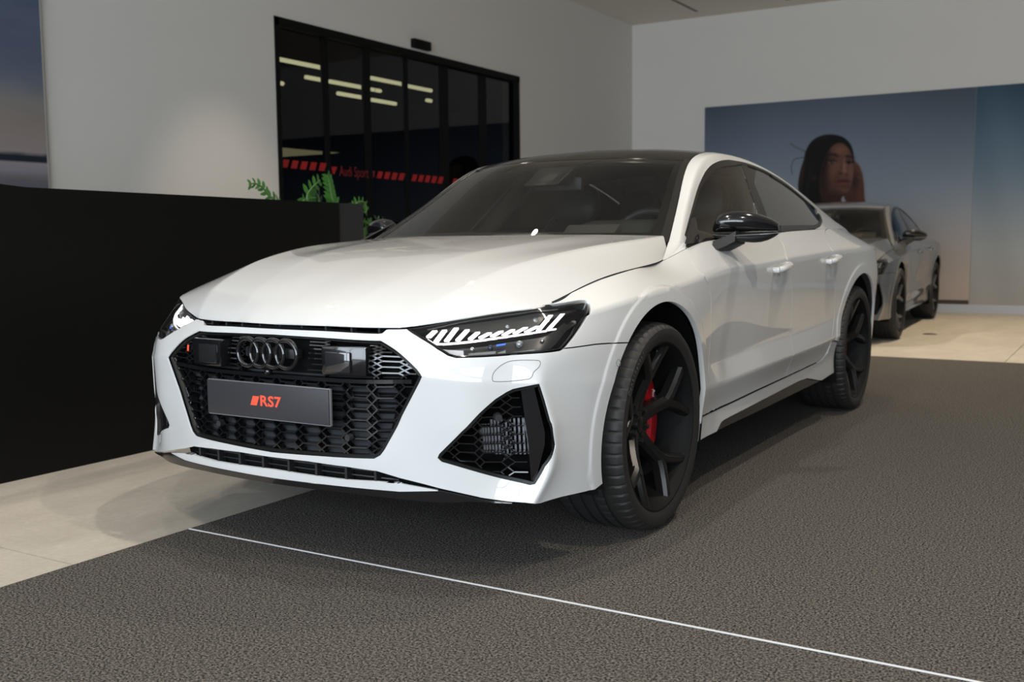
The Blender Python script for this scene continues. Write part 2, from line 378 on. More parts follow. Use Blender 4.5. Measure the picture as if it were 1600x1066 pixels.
R3 = [(0,-.934,.62),(.2,-.926,.62),(.39,-.905,.622),(.55,-.874,.626),(.69,-.813,.612),(0.77,-0.745,0.602),(0.828,-0.704,0.6),(0.846,-0.69,0.599),(0.855,-0.67,0.597),(0.916,-0.49,0.58),(.945,-.28,.57),(.960,0,.57),(.948,.32,.56),(.920,.55,.535),(.914,1.05,.542),(.914,1.6,.550),(.918,2.15,.56),(.935,2.55,.58),(.966,2.93,.6),(.95,3.3,.62),(.87,3.65,.64),(.65,3.93,.64),(.3,4.02,.64),(0,4.05,.64)]
R4 = [(0,-.925,.69),(.2,-.916,.69),(.39,-.893,.692),(.55,-.848,.692),(.69,-.785,.69),(0.765,-0.722,0.69),(0.812,-0.683,0.69),(0.835,-0.66,0.69),(0.85,-0.638,0.69),(0.912,-0.465,0.7),(.943,-.27,.71),(.959,0,.72),(.949,.32,.73),(.932,.55,.73),(.928,1.05,.735),(.93,1.6,.74),(.934,2.15,.75),(.945,2.55,.77),(.967,2.93,.78),(.955,3.3,.79),(.88,3.65,.80),(.66,3.92,.80),(.3,4.01,.8),(0,4.04,.8)]
R5 = [(0,-.914,.730),(.2,-.902,.730),(.385,-.868,.730),(.535,-.812,.738),(.67,-.735,.748),(0.748,-0.677,0.757),(0.8,-0.627,0.764),(0.823,-0.602,0.768),(0.838,-0.58,0.772),(0.898,-0.425,0.797),(.930,-.25,.82),(.942,0,.845),(.938,.31,.867),(.935,.55,.888),(.935,1.05,.903),(.938,1.6,.918),(.942,2.15,.933),(.948,2.55,.943),(.955,2.93,.948),(.94,3.3,.95),(.86,3.65,.93),(.65,3.9,.92),(.3,3.98,.92),(0,4.0,.92)]
R6 = [(0,-.905,.763),(.2,-.885,.763),(.39,-.838,.760),(.50,-.790,.769),(.62,-.722,.791),(0.71,-0.658,0.806),(0.765,-0.613,0.816),(0.785,-0.592,0.82),(0.799,-0.565,0.824),(0.822,-0.43,0.861),(.841,-.235,.895),(.848,0,.919),(.825,.27,.937),(.840,.53,.990),(.845,1.05,1.014),(.84,1.6,1.038),(.83,2.15,1.053),(.815,2.55,1.060),(.80,2.93,1.062),(.77,3.3,1.05),(.72,3.65,1.03),(.6,3.88,1.01),(.3,3.96,1.01),(0,3.98,1.01)]
B = Surf([R0, R1, R2, R3, R4, R5, R6], crease=(2, 3, 5), mirror=(True, True))
# bonnet: rows from the centre line out to the shut line, stations from the nose to the windscreen
HZ = [[(0,-.905,.763),(0,-.866,.797),(0,-.80,.834),(0,-.70,.875),(0,-.55,.922),(0,-.37,.962),(0,-.1,.998),(0,.2,1.024),(0,.42,1.040)],
      [(.13,-.899,.764),(.13,-.859,.797),(.135,-.795,.834),(.14,-.70,.876),(.155,-.55,.923),(.165,-.37,.963),(.18,-.1,.999),(.20,.2,1.025),(.215,.435,1.040)],
      [(.195,-.885,.763),(.208,-.853,.792),(.229,-.795,.829),(.258,-.70,.872),(.289,-.55,.920),(.325,-.373,.962),(.375,-.1,.998),(.415,.2,1.024),(.44,.46,1.038)],
      [(.33,-.858,.761),(.345,-.828,.787),(.365,-.77,.824),(.395,-.68,.866),(.432,-.53,.916),(.47,-.355,.955),(.53,-.07,.990),(.57,.21,1.016),(.59,.50,1.034)],
      [(.437,-.826,.761),(.455,-.797,.789),(.483,-.748,.820),(.522,-.662,.862),(.570,-.500,.915),(.612,-.350,.950),(.675,-.07,.990),(.713,.20,1.012),(.722,.53,1.030)],
      [(.447,-.820,.7605),(.55,-.768,.778),(.63,-.716,.793),(.72,-.650,.808),(.795,-.575,.822),(.828,-.385,.870),(.847,-.07,.914),(.832,.22,.934),(.788,.42,.955)]]
HOOD = Surf([[p for p in r] for r in HZ], crease=(2, 4), mirror=(False, False))
# greenhouse: rows centre -> windscreen edge -> rail -> window top -> belt line, stations windscreen base -> tail
G0 = [(0,.33,1.005),(0,.68,1.205),(0,1.02,1.387),(0,1.5,1.466),(0,2.1,1.448),(0,2.65,1.372),(0,3.15,1.25),(0,3.6,1.11),(0,3.93,1.02)]
G1 = [(.37,.375,1.003),(.345,.715,1.204),(.32,1.05,1.383),(.31,1.5,1.455),(.30,2.1,1.436),(.31,2.65,1.358),(.32,3.15,1.236),(.34,3.6,1.10),(.36,3.91,1.012)]
G2 = [(.752,.50,1.003),(.655,.85,1.198),(.583,1.15,1.365),(.565,1.5,1.428),(.56,2.1,1.405),(.575,2.62,1.32),(.605,3.1,1.198),(.64,3.5,1.085),(.66,3.82,1.0)]
G25 = [(.783,.525,1.005),(.690,.868,1.190),(.624,1.188,1.367),(.607,1.54,1.418),(.608,2.11,1.392),(.640,2.61,1.30),(.68,3.05,1.18),(.705,3.45,1.075),(.70,3.77,1.0)]
G3 = [(.795,.570,1.003),(.703,.905,1.17),(.645,1.25,1.352),(.630,1.60,1.391),(.640,2.13,1.358),(.675,2.56,1.268),(.722,2.92,1.155),(.748,3.35,1.072),(.72,3.72,1.005)]
G4 = [(.838,.47,.992),(.846,.78,1.004),(.845,1.17,1.020),(.842,1.6,1.038),(.83,2.15,1.053),(.815,2.55,1.060),(.80,2.93,1.062),(.768,3.32,1.05),(.725,3.68,1.0)]
G = Surf([G0, G1, G2, G25, G3, G4], crease=(2, 4), mirror=(False, False))
GFLIP = -1 if G.nrm(np.array([1.5]), np.array([.2]))[0][2] < 0 else 1
BFLIP = -1 if B.nrm(np.array([B.Uc[14]]), np.array([B.V[4]]))[0][0] < 0 else 1
HFLIP = -1 if HOOD.nrm(np.array([.8]), np.array([.3]))[0][2] < 0 else 1

car = empty('car')
tag(car, 'white sporty sedan with black grille and wheels parked on the dark carpet', 'car')
bi = lambda px, **k: B.inv(px, **k)
yz = lambda P: P[:, 1:3]
xz = lambda P: P[:, [0, 2]]
FRONT = dict(ub=(-0.35, B.Uc[11]))
SIDE = dict(ub=(B.Uc[7], B.Uc[18]))
WZ, WR = .370, .432
def arch_uv(yc, a0, a1, n=40, r=WR):
    a = np.radians(np.linspace(a0, a1, n)); T = np.stack([yc+r*np.cos(a), WZ+r*np.sin(a)], 1)
    return B.inv(T, fn=yz, ub=(B.Uc[7], B.Uc[20]))
def flare(p):
    d = np.zeros(len(p))
    for yc in (0., 2.928):
        r = np.hypot(p[:, 1]-yc, p[:, 2]-WZ); t = np.clip((.495-r)/.015, 0, 1); d = np.maximum(d, .0045*t*t*(3-2*t))
    return d*(np.abs(p[:, 0]) > .8)
ringf = [arch_uv(0., -5, 185, 130, r) for r in (.480, .4845, .4875, .4905, .495)]; ringr = [arch_uv(2.928, -5, 185, 100, r) for r in (.480, .4845, .4875, .4905, .495)]
# --- grille opening, intakes, slot, bumper
hexh = [(424,523.3),(594,532.5),(604,538.5),(651,578),(658.5,589),(654,599),(627.7,649.5),(600,703),(594,711),(584,716.5),(500,712.5),(424,706.5)]
hu = bi(hexh, **FRONT); hu[0, 0] = 0; hu[-1, 0] = 0
hexuv = np.concatenate([hu, (hu[1:-1]*[-1, 1])[::-1]])
intk = [(684.2,716),(687,710),(695,702),(722,675),(749,647),(775,624),(791.6,613.5),(801,608.8),(814,606),(842,600.5),(850,625),(859,658),(868,695),(867,701),(851,729),(835.5,756),(828,757.5),(787,748),(719.5,730),(690,721.5)]
intk_uv = bi(intk, **FRONT)
btop = [(424,513.2),(520,517.6),(591,521.2),(597,520.5),(603.5,515),(607,514.4),(636,513.8),(655,527),(684,545.5),(700,555.3),(712,558.8),(800,554.5),(874,548),(880,544.8),(930,538.5),(978,533)]
bt = bi(btop, **FRONT); bt[0, 0] = 0
blow = [(933,763),(928,765),(880,776.5),(845,787),(831,787.5),(800,785),(752,778.5),(689,764.5),(625,748),(589,737),(540,730),(480,721.5),(424,715)]
bl = bi(blow[1:], ub=(-.35, B.Uc[10])); bl[-1, 0] = 0
seamP = B.ev(bt[-1:, 0], bt[-1:, 1])[0]; a0 = math.degrees(math.atan2(seamP[2]-WZ, seamP[1]))
lowP = B.ev(bl[:1, 0], bl[:1, 1])[0]; a1 = math.degrees(math.atan2(lowP[2]-WZ, lowP[1]))
if a1 < 0: a1 += 360
arcb = arch_uv(0, a0, a1, 24)
half = np.concatenate([bt[:-1], arcb, bl])
flip = (half[1:-1]*[-1, 1])[::-1]
bump_out = np.concatenate([half, flip])
bumper = panel('front_bumper', B, bump_out, [hexuv, intk_uv, intk_uv*[-1, 1]], PAINT, car, step=.014, flange=.02, hflange=.006, flip=BFLIP, disp=flare, lines=ringf)
# --- headlamp
lamp = [(636.5,512.6),(716,498.2),(792,487),(848,480),(905,470.8),(914,471),(920,475.5),(921,482),(918,491),(882,541),(877,546),(868,547.2),(800,552.8),(722,557.2),(712,557),(700,553.4),(684,543.6),(655,525.2)]
LB = dict(ub=(B.Uc[2]+.05, B.Uc[9]+.1), res=(420, 200))
lamp_uv = bi(lamp, **LB)
# --- front wing
wt = [(849,480.6),(856,475),(872,466.5),(900,453.5),(925,442.5),(950,433.5),(975,425.5),(1000,418.5),(1025,411.5),(1043,405.5)]
wt_uv = bi(wt, ub=(B.Uc[5], B.Uc[12]), vb=(B.V[4], B.V[6]), near=False)
wt_uv[:, 1] = B.V[6]
uE = B.inv([(1070.5, 384)], ub=(B.Uc[11], B.Uc[13]), vb=(B.V[4], B.V[6]), near=False)[0, 0]
seamA = bi([(1089,422),(1102,436),(1108,447),(1111,472),(1110.5,501),(1108.5,550),(1105.5,604.6),(1101,630),(1096,651)], **SIDE)
sAs = smooth_poly(np.concatenate([[[uE, B.V[6]]], seamA]), 5)
lampR = bi([(880.5,544.5),(884,541.5),(920,491.5),(923,482),(922,474.5),(915,469.6),(905,469.6)], **LB)
b0 = bi([(978, 533)], **FRONT)[0]
sB = bi([(930,538),(978, 532)], **FRONT)[::-1]
wl = bi([(1096, 651), (1089.5, 663)], **SIDE)
lP = B.ev(wl[-1:, 0], wl[-1:, 1])[0]; a2 = math.degrees(math.atan2(lP[2]-WZ, lP[1]))
lP0 = B.ev(sB[:1, 0], sB[:1, 1])[0]; a3 = math.degrees(math.atan2(lP0[2]-WZ, lP0[1]))
arcw = arch_uv(0, a2, a3, 50)
wing_out = np.concatenate([sB[1:], lampR, wt_uv, [[(wt_uv[-1, 0]+uE)/2, B.V[6]]], sAs, wl[1:-1], arcw])
wing = panel('front_wing', B, wing_out, [], PAINT, car, step=.013, flip=BFLIP, disp=flare, flange=.02, lines=ringf)
# --- doors
uB = B.inv([(1.56, 1.036)], fn=yz, ub=(B.Uc[12], B.Uc[16]), vb=(B.V[5], B.V[6]))[0, 0]
seamB = smooth_poly(np.concatenate([[[uB, B.V[6]]], bi([(1223,380),(1230,407),(1235,432),(1238,464),(1237.5,490),(1234.5,525),(1227.8,588.7)], **SIDE)]), 4)
sillT = bi([(1227.8,588.3),(1180,610.5),(1140,629.7),(1096,650.7)], **SIDE)
door = np.concatenate([sAs, sillT[::-1][1:-1], seamB[::-1]])
sll = bi([(1096,651.8),(1118,641.2),(1140,630.8),(1160,621.3),(1180,611.6),(1204,600.4),(1227.8,589.4),(1252,578.2),(1275,567.2)], **SIDE); sll = dens(sll, .03, False)
gap_shade = tube('sill_gap_shade', B.ev(sll[:, 0], sll[:, 1])-B.nrm(sll[:, 0], sll[:, 1])*BFLIP*.001, .0028, DARK, car, 6)  # dark tube standing in for the shade in the gap under the doors
fdoor = panel('front_door', B, door, [], PAINT, car, step=.016, flip=BFLIP, gap=.0018)
rearC = bi([(1276,566),(1284,560),(1291,551),(1297,537),(1301,519),(1304,490),(1304,450),(1301,415),(1296,385),(1289,363)], **SIDE)
uR = B.inv([(2.72, 1.06)], fn=yz, ub=(B.Uc[15], B.Uc[18]), vb=(B.V[5], B.V[6]))[0, 0]
rc = smooth_poly(np.concatenate([rearC, [[uR, B.V[6]]]]), 4)
rdoor_o = np.concatenate([seamB, bi([(1252,577.4)], **SIDE), rc])
rdoor = panel('rear_door', B, rdoor_o, [], PAINT, car, step=.016, flip=BFLIP, gap=.0018)
# --- rear wing with the rear bumper, to the centre line
lowq = bi([(1305,532.5),(1300.5,533)], **SIDE)
aq0 = lowq[0]; qP = B.ev(aq0[:1], aq0[1:])[0]; a4 = math.degrees(math.atan2(qP[2]-WZ, qP[1]-2.928))
arcq = arch_uv(2.928, a4, -16, 60)
vb0 = .02
rear_o = np.concatenate([rc[::-1][:int(len(rc)*.75)], lowq[::-1], arcq, [[u, vb0] for u in np.linspace(arcq[-1, 0]+.06, B.u1, 12)], [[B.u1, B.V[6]]]])
rear = panel('rear_wing', B, rear_o, [], PAINT, car, step=.02, flip=BFLIP, disp=flare, lines=ringr)
# --- sill
# white blade: below the doors, from front arch to rear arch; black insert below it
st = bi([(1089,664.5),(1096,652.5),(1140,631.8),(1180,612.5),(1227.8,590.3),(1276,567.5),(1285,562),(1293,552),(1299.5,534.3),(1304.5,534)], **SIDE)
a5P = B.ev(st[-1:, 0], st[-1:, 1])[0]; a5 = math.degrees(math.atan2(a5P[2]-WZ, a5P[1]-2.928)) % 360
sb = bi([(1300.5,586),(1284,596),(1278,594.5),(1261.5,591.5),(1250,595),(1190,626),(1140,652),(1130,657.5),(1126.6,661),(1120,677.5),(1086,693)], **SIDE)
e1 = B.ev(sb[:1, 0], sb[:1, 1])[0]; a6 = math.degrees(math.atan2(e1[2]-WZ, e1[1]-2.928)) % 360
arc1 = arch_uv(2.928, a5, a6, 12)
sill_o = np.concatenate([st[:-1], arc1, sb[1:]])
sill = panel('side_skirt', B, sill_o, [], PAINT, car, step=.015, flip=BFLIP, flange=.03)
ins_o = bi([(1283,596.6),(1278,595.4),(1261.5,592.4),(1250,596),(1190,627),(1140,653),(1130,658.6),(1127.5,661.5),(1121.5,678),(1150,664),(1200,640),(1240,619),(1270,603)], **SIDE)
insert = panel('skirt_insert', B, ins_o, [], GLOSS, car, step=.015, flip=BFLIP, off=-.006, flange=.03, gap=0)
insert['label'] = 'black skirt insert'
# --- bonnet
hb = HOOD
hfront = [(0, 0), (hb.u1, 0), (hb.u1, hb.V[-1]), (0, hb.V[-1])]
seam_u = hb.inv([(848,480),(1043,405)], near=False)
hood_h = panel('bonnet', HOOD, [(0, -0.0), (hb.u1, 0), (hb.u1, hb.V[-1]), (0, hb.V[-1])], [], PAINT, None, step=.016, flip=HFLIP, gap=0, flange=0)
def join_mirror(o, name, parent, flange=.015):
    """make a half panel symmetric about x = 0"""
    me = o.data; nv = len(me.vertices); co = np.empty(nv*3); me.vertices.foreach_get('co', co); co = co.reshape(-1, 3)
    nn = np.array([tuple(x.vector) for x in me.corner_normals]); vn = np.zeros((nv, 3))
    fl = []
    for p in me.polygons:
        fl.append(tuple(p.vertices))
        for i, v in enumerate(p.vertices): vn[v] = nn[p.loop_start+i]
    on = np.abs(co[:, 0]) < 1e-4
    vn[on, 0] = 0; vn[on] /= np.maximum(np.linalg.norm(vn[on], axis=1)[:, None], 1e-9)
    mp = np.where(on, np.arange(nv), -1); k = nv; V2 = list(co); N2 = list(vn)
    for i in range(nv):
        if mp[i] < 0: mp[i] = k; k += 1; V2.append(co[i]*[-1, 1, 1]); N2.append(vn[i]*[-1, 1, 1])
    F2 = fl+[tuple(mp[v] for v in f[::-1]) for f in fl]
    he = {(f[i], f[(i+1) % len(f)]) for f in F2 for i in range(len(f))}
    bd = [e for e in he if (e[1], e[0]) not in he]
    cache = {}
    def lower(a):
        if a not in cache:
            i0 = len(V2); V2.append(V2[a]); N2.append(N2[a]); V2.append(np.asarray(V2[a])-np.asarray(N2[a])*flange); N2.append(N2[a]); cache[a] = (i0, i0+1)
        return cache[a]
    if flange:
        for a, b in bd: (ta, ba), (tb, bb) = lower(a), lower(b); F2.append((tb, ta, ba, bb))
    m2 = bpy.data.meshes.new(name); m2.from_pydata([tuple(map(float, v)) for v in V2], [], [tuple(int(i) for i in f) for f in F2]); m2.update()
    m2.polygons.foreach_set('use_smooth', [True]*len(m2.polygons))
    m2.normals_split_custom_set_from_vertices([tuple(map(float, n)) for n in N2])
    mt = me.materials[0]; bpy.data.objects.remove(o); return link(name, m2, mt, parent)
bonnet = join_mirror(hood_h, 'bonnet', car, .004)
# --- greenhouse panels
sc = G.Uc; gv = G.V
def gp(name, out, m, mirror_half=False, holes=(), **k):
    o = panel(name, G, out, list(holes), m, None if mirror_half else car, step=.02, flip=GFLIP, **k)
    return join_mirror(o, name, car, 0.008) if mirror_half else o
e = .026
ws = gp('windscreen', [(0, 0), (sc[2], 0), (sc[2], gv[1]), (sc[2], gv[2]-e), (0, gv[2]-e)], WSGLASS, True, gap=0, flange=0)
roofp = gp('roof_panel', [(sc[2]+.006, 0), (sc[5]-.25, 0), (sc[5]-.25, gv[2]-.003), (sc[2]+.006, gv[2]-.003)], ROOFM, True, gap=0, flange=0)
roofp['label'] = 'black roof panel'
rearg = gp('rear_window', [(sc[5]-.244, 0), (sc[7]+.1, 0), (sc[7]+.1, gv[2]-.003), (sc[5]-.244, gv[2]-.003)], TINTGLASS, True, gap=0, flange=0)
bootl = gp('boot_lid', [(sc[7]+.105, 0), (G.u1, 0), (G.u1, gv[2]), (sc[7]+.105, gv[2])], PAINT, True, gap=0, flange=0)
wtr = gp('windscreen_trim', [(0, gv[2]-e), (sc[2]+.02, gv[2]-e), (sc[2]+.02, gv[2]), (0, gv[2])], TRIMB, gap=.0005, flange=.008, off=.004)
# painted black border of the windscreen
frit_o = [(0, 0), (sc[2], 0), (sc[2], gv[2]-e), (0, gv[2]-e)]; 
fr1 = gp('windscreen_border', [(.0, 0), (.085, 0), (.085, gv[2]-e-.03), (sc[2]-.03, gv[2]-e-.03), (sc[2]-.022, 0), (sc[2], 0), (sc[2], gv[2]-e), (0, gv[2]-e)], TRIMB, True, gap=0, flange=0, off=-.003)
# side window outline (upper edge from the photograph), in (u, v) of the greenhouse
GI = lambda px, **k: G.inv(px, vb=(gv[2], gv[5]), near=False, **k)
dtop = [(1070,368),(1080,331),(1090,296),(1099,275),(1110,260),(1122,253),(1140,250),(1160,253.5),(1180,260),(1200,269),(1220,280.5),(1240,294),(1256,308),(1270,322.5),(1280,335),(1284.5,345),(1282,353),(1274,357.5)]
d1_, d3_ = GI(dtop[:10]), GI(dtop[13:])
dt = smooth_poly(np.concatenate([d1_, [[1.80,.761],[1.95,.764],[2.10,.767],[2.25,.770],[2.38,.773]], d3_]), 3)
dlo_o = np.concatenate([[[.005, gv[5]-.002]], dt, [[dt[-1, 0]-.02, gv[5]-.002]]])
ins_c = dlo_o.mean(0)
def inset(poly, d):
    p = np.asarray(poly); n = len(p); out = np.empty_like(p); A = 0.5*np.sum(p[:, 0]*np.roll(p[:, 1], -1)-np.roll(p[:, 0], -1)*p[:, 1]); s = 1 if A > 0 else -1
    for i in range(n):
        t = p[(i+1) % n]-p[i-1]; t /= max(np.linalg.norm(t), 1e-9); out[i] = p[i]+s*d*np.array([-t[1], t[0]])
    return out
dl = dens(dlo_o, .02); gl_o = inset(dl, .018)
trim = gp('window_trim', dl, TRIMB, holes=[gl_o], off=.003, flange=.012, hflange=.010)
# white rail: pillar, roof side and rear pillar, around the window opening
rail_o = np.concatenate([[[0, gv[2]+.002], [G.u1, gv[2]+.002], [G.u1, gv[5]], [dt[-1, 0]-.02+.006, gv[5]]], dt[::-1], [[.003, gv[5]-.002], [0, gv[5]-.002]]])
rail = gp('roof_rail', rail_o, PAINT, flange=.012)
rail_in = gp('rail_lining', rail_o, DARK, flange=0, off=-.011)
yr = lambda P: P[:, 1:3]
# panes: front door glass, black pillar cover, rear door glass, quarter glass (split lines from the photograph)
s1 = GI([(1158,256),(1186,338)]); s2 = GI([(1167,257),(1199,337)]); s3 = GI([(1229,288),(1262,355)])
def clipline(poly, a, b, side):
    """keep the part of polygon on one side of line a-b"""
    n = np.array([-(b-a)[1], (b-a)[0]]); f = lambda p: side*np.dot(p-a, n); out = []
    for i in range(len(poly)):
        p, q2 = poly[i-1], poly[i]; fp, fq = f(p), f(q2)
        if (fp >= 0) != (fq >= 0): out.append(p+(q2-p)*fp/(fp-fq))
        if fq >= 0: out.append(q2)
    return np.array(out)
go = inset(dl, .015)
pn1 = clipline(go, s1[0], s1[1], 1); 
sd = 1 if pn1[:, 0].min() < s1[0, 0]-.3 else -1
p1 = clipline(go, *s1, sd); p2 = clipline(clipline(go, *s1, -sd), *s2, sd); p3 = clipline(clipline(go, *s2, -sd), *s3, sd); p4 = clipline(go, *s3, -sd)
g1 = gp('side_window', p1, SIDEGLASS, flange=0, gap=0, off=-.004)
g2 = gp('pillar_cover', p2, TRIMB, flange=.006, gap=.001, off=-.001)
g3 = gp('side_window', p3, TINTGLASS, flange=0, gap=0, off=-.004)
g4 = gp('side_window', p4, TINTGLASS, flange=0, gap=.0015, off=-.004)
# corner of the wing between bonnet shut line and windscreen pillar
c0 = B.ev(wt_uv[-1:, 0], wt_uv[-1:, 1])[0]; c1 = B.ev(np.array([(wt_uv[-1, 0]+uE)/2]), B.V[6:7])[0]; c2 = B.ev(np.array([uE]), B.V[6:7])[0]

def ruled(name, lo, hi, nlo, nhi, m, parent, n=6):
    """smooth strip between two point rows with given normals"""
    lo, hi, nlo, nhi = map(np.asarray, (lo, hi, nlo, nhi)); k = len(lo); V = []; N = []; Fc = []
    for i in range(n+1):
        t = i/n
        for j in range(k):
            V.append(lo[j]*(1-t)+hi[j]*t); a = nlo[j]*(1-t)+nhi[j]*t; N.append(a/np.linalg.norm(a))
    for i in range(n):
        for j in range(k-1): Fc.append((i*k+j, i*k+j+1, (i+1)*k+j+1, (i+1)*k+j))
    V = np.array(V); f = Fc[0]
    if np.dot(np.cross(V[f[1]]-V[f[0]], V[f[2]]-V[f[0]]), N[0]) < 0: Fc = [g[::-1] for g in Fc]
    me = bpy.data.meshes.new(name); me.from_pydata([tuple(map(float, v)) for v in V], [], Fc); me.update(); me.polygons.foreach_set('use_smooth', [True]*len(me.polygons))
    me.normals_split_custom_set_from_vertices([tuple(map(float, n)) for n in N]); return link(name, me, m, parent)
ul = np.linspace(wt_uv[-1, 0], uE, 7); lo = B.ev(ul, np.full(7, B.V[6])); nlo = B.nrm(ul, np.full(7, B.V[6]-.002))*BFLIP
gt = np.linspace(gv[2]+.002, gv[5]-.004, 7); hi = G.ev(np.full(7, .004), gt); nhi = G.nrm(np.full(7, .01), gt)*GFLIP
corner = ruled('pillar_base', lo, hi, nlo, nhi, PAINT, car)
if DEBUG:
    print('DT', np.round(G.ev(dt[:, 0], dt[:, 1]), 3).tolist()); print('dtuv', np.round(dt, 3).tolist(), gv, sc)

# ------------------------------------------------------------------ front end details
def b_off(uv, off): return B.ev(uv[:, 0], uv[:, 1])+B.nrm(uv[:, 0], uv[:, 1])*BFLIP*off
def mirror_uv(h):
    h = np.asarray(h); return np.concatenate([h, (h[1:-1]*[-1, 1])[::-1]])
def scale_uv(p, d): return inset(dens(p, .02), d)
lt = bi([(424,733.5),(488,743.5),(540,750),(587,752.5),(622,755.5),(650,760.5),(686,767)], **FRONT)
ll = bi([(660,768),(625,767.8),(560,762),(498,755.3),(424,746)], **FRONT)
lt[0, 0] = 0; ll[-1, 0] = 0
lip = panel('front_lip', B, mirror_uv(np.concatenate([lt, ll])), [], PAINT, car, step=.015, flip=BFLIP, off=.004, flange=.02, gap=0)
spb = bi([(800,787),(742,783),(689,784.5),(625,779),(560,771),(477,761.5),(424,754)], **FRONT); spb[-1, 0] = 0
spt = bi([(424,746),(498,755.3),(560,762),(625,767.6),(690,766.6),(752,780),(800,786)], **FRONT); spt[0, 0] = 0
split = panel('front_splitter', B, mirror_uv(np.concatenate([spt, spb])), [], GLOSS, car, step=.015, flip=BFLIP, off=.008, flange=.03, gap=0)
split['label'] = 'gloss black splitter under the white lip'
slt = bi([(424,712),(480,719),(540,728),(589,735),(625,745),(655,756)], **FRONT); slb = bi([(650,757),(625,757),(587,755),(540,752),(488,746),(424,736)], **FRONT)
slt[0, 0] = 0; slb[-1, 0] = 0
slot_uv = mirror_uv(np.concatenate([slt, slb]))
slot = panel('lower_air_slot', B, scale_uv(slot_uv, -.02), [], DARK, car, step=.02, flip=BFLIP, off=-.045, flange=0, gap=0)
V, Fc = [], []
for px in (247+62, 330, 368, 405, 448, 493, 540, 588):
    pass
for x in (-.38, -.27, -.16, -.05, .06, .17, .28, .38):
    zc = .315-.05*abs(x)**2; u = B.inv([(x, zc)], fn=xz, **dict(ub=(-.7, .7)))[0]; p = B.ev(u[:1], u[1:])[0]
    V, Fc = [], []; seg_prism(V, Fc, p+[0, .012, -.03], p+[0, .012, .03], (0, -1, 0), (0, -1, 0), .009, .03); from_py('slot_fin', V, Fc, SATIN, slot)
for dz, w in ((.008, .006), (-.012, .004)):
    V, Fc = [], []
    for i in range(12):
        xs = np.linspace(-.45, .45, 13)[i:i+2]; q = B.inv([(x, .318+dz-.05*x*x) for x in xs], fn=xz, ub=(-.7, .7)); q = b_off(q, -.03); seg_prism(V, Fc, q[0], q[1], (0, -1, 0), (0, -1, 0), w, .01)
    from_py('slot_rail', V, Fc, SATIN, slot)
# black slot between bonnet and grille frame
slt2 = mirror_uv([(0, B.V[6]), (.43, B.V[6]), (.42, B.V[5]+.002), (0, B.V[5]+.002)])
us_ = bi([(424,506),(520,510.5),(605,514),(612,513),(597,521),(588,522),(520,518.5),(424,514)], **FRONT); us_[0, 0] = us_[-1, 0] = 0
upslot = panel('upper_air_slot', B, mirror_uv(us_), [], DARK, car, step=.02, flip=BFLIP, off=-.02, flange=0, gap=0)
V, Fc = [], []
for x in np.linspace(-.36, .36, 9):
    p = np.array([x, -.905+.4*x*x+.018, .745]); V, Fc = [], []; seg_prism(V, Fc, p-[0, 0, .02], p+[0, 0, .02], (0, -1, 0), (0, -1, 0), .008, .02); from_py('slot_fin', V, Fc, SATIN, upslot)
# --- grille
FRAMEB = mat('frame_black', (.004, .004, .004), .35, spec=.25)
grille = panel('grille_backing', B, scale_uv(hexuv, -.01), [], DARK, car, step=.025, flip=BFLIP, off=-.055, flange=0, gap=0)
gframe = panel('grille_frame', B, scale_uv(hexuv, -.002), [scale_uv(hexuv, .010)], FRAMEB, car, step=.015, flip=BFLIP, off=-.010, flange=.015, hflange=.03, gap=0)
hexin = scale_uv(hexuv, .008)
def honeycomb(name, poly, pu, pv, u0, v0, off, m, parent, w=.0042, d=.02, f=.30, skip=None, bend=None):
    """hexagon cells with small diamonds between them, cut to poly in (u, v)"""
    V, Fc = [], []; lo, hi = poly.min(0), poly.max(0); segs = []
    for i in range(int((lo[0]-u0)/pu)-2, int((hi[0]-u0)/pu)+2):
        for j in range(int((lo[1]-v0)/pv)-2, int((hi[1]-v0)/pv)+2):
            uc, vc = u0+i*pu, v0+j*pv; a = (uc-f*pu, vc+pv/2); b = (uc+f*pu, vc+pv/2); t = (uc+pu/2, vc); t2 = (uc+pu/2, vc+pv)
            segs += [(a, b), (b, t), (b, t2), (t, (uc+pu-f*pu, vc+pv/2)), (t2, (uc+pu-f*pu, vc+pv/2))]
    for a, b in segs:
        a, b = np.array(a), np.array(b); T = np.linspace(0, 1, 9)[:, None]; p = a+(b-a)*T; ok = in_poly(p, poly)
        if skip is not None: ok &= ~skip(p)
        i = 0
        while i < 9:
            if ok[i]:
                j = i
                while j+1 < 9 and ok[j+1]: j += 1
                if j > i:
                    q = p[[i, j]]; n = B.nrm(q[:, 0], q[:, 1])*BFLIP; P = B.ev(q[:, 0], q[:, 1])+n*off; seg_prism(V, Fc, P[0], P[1], n[0], n[1], w, d)
                i = j+1
            else: i += 1
    return tag(from_py(name, V, Fc, m, parent), kind='stuff')
vb = bi([(640, 598)], **FRONT)[0, 1]
low_poly = clipline(hexin, np.array([-1, vb-.006]), np.array([1, vb-.006]), -1); 
if low_poly[:, 1].mean() > vb: low_poly = clipline(hexin, np.array([-1, vb-.006]), np.array([1, vb-.006]), 1)
up_poly = clipline(hexin, np.array([-1, vb+.006]), np.array([1, vb+.006]), 1)
if up_poly[:, 1].mean() < vb: up_poly = clipline(hexin, np.array([-1, vb+.006]), np.array([1, vb+.006]), -1)
uc0 = bi([(556, 614)], **FRONT)[0]
honeycomb('honeycomb_grille', low_poly, .0915, .0285, uc0[0], uc0[1], -.016, GLOSS, car, w=.0045, d=.022)
sk = lambda p: (np.abs(p[:, 0]) < .135) | ((np.abs(p[:, 0]) > .215) & (np.abs(p[:, 0]) < .355))
uc1 = bi([(608, 560)], **FRONT)[0]
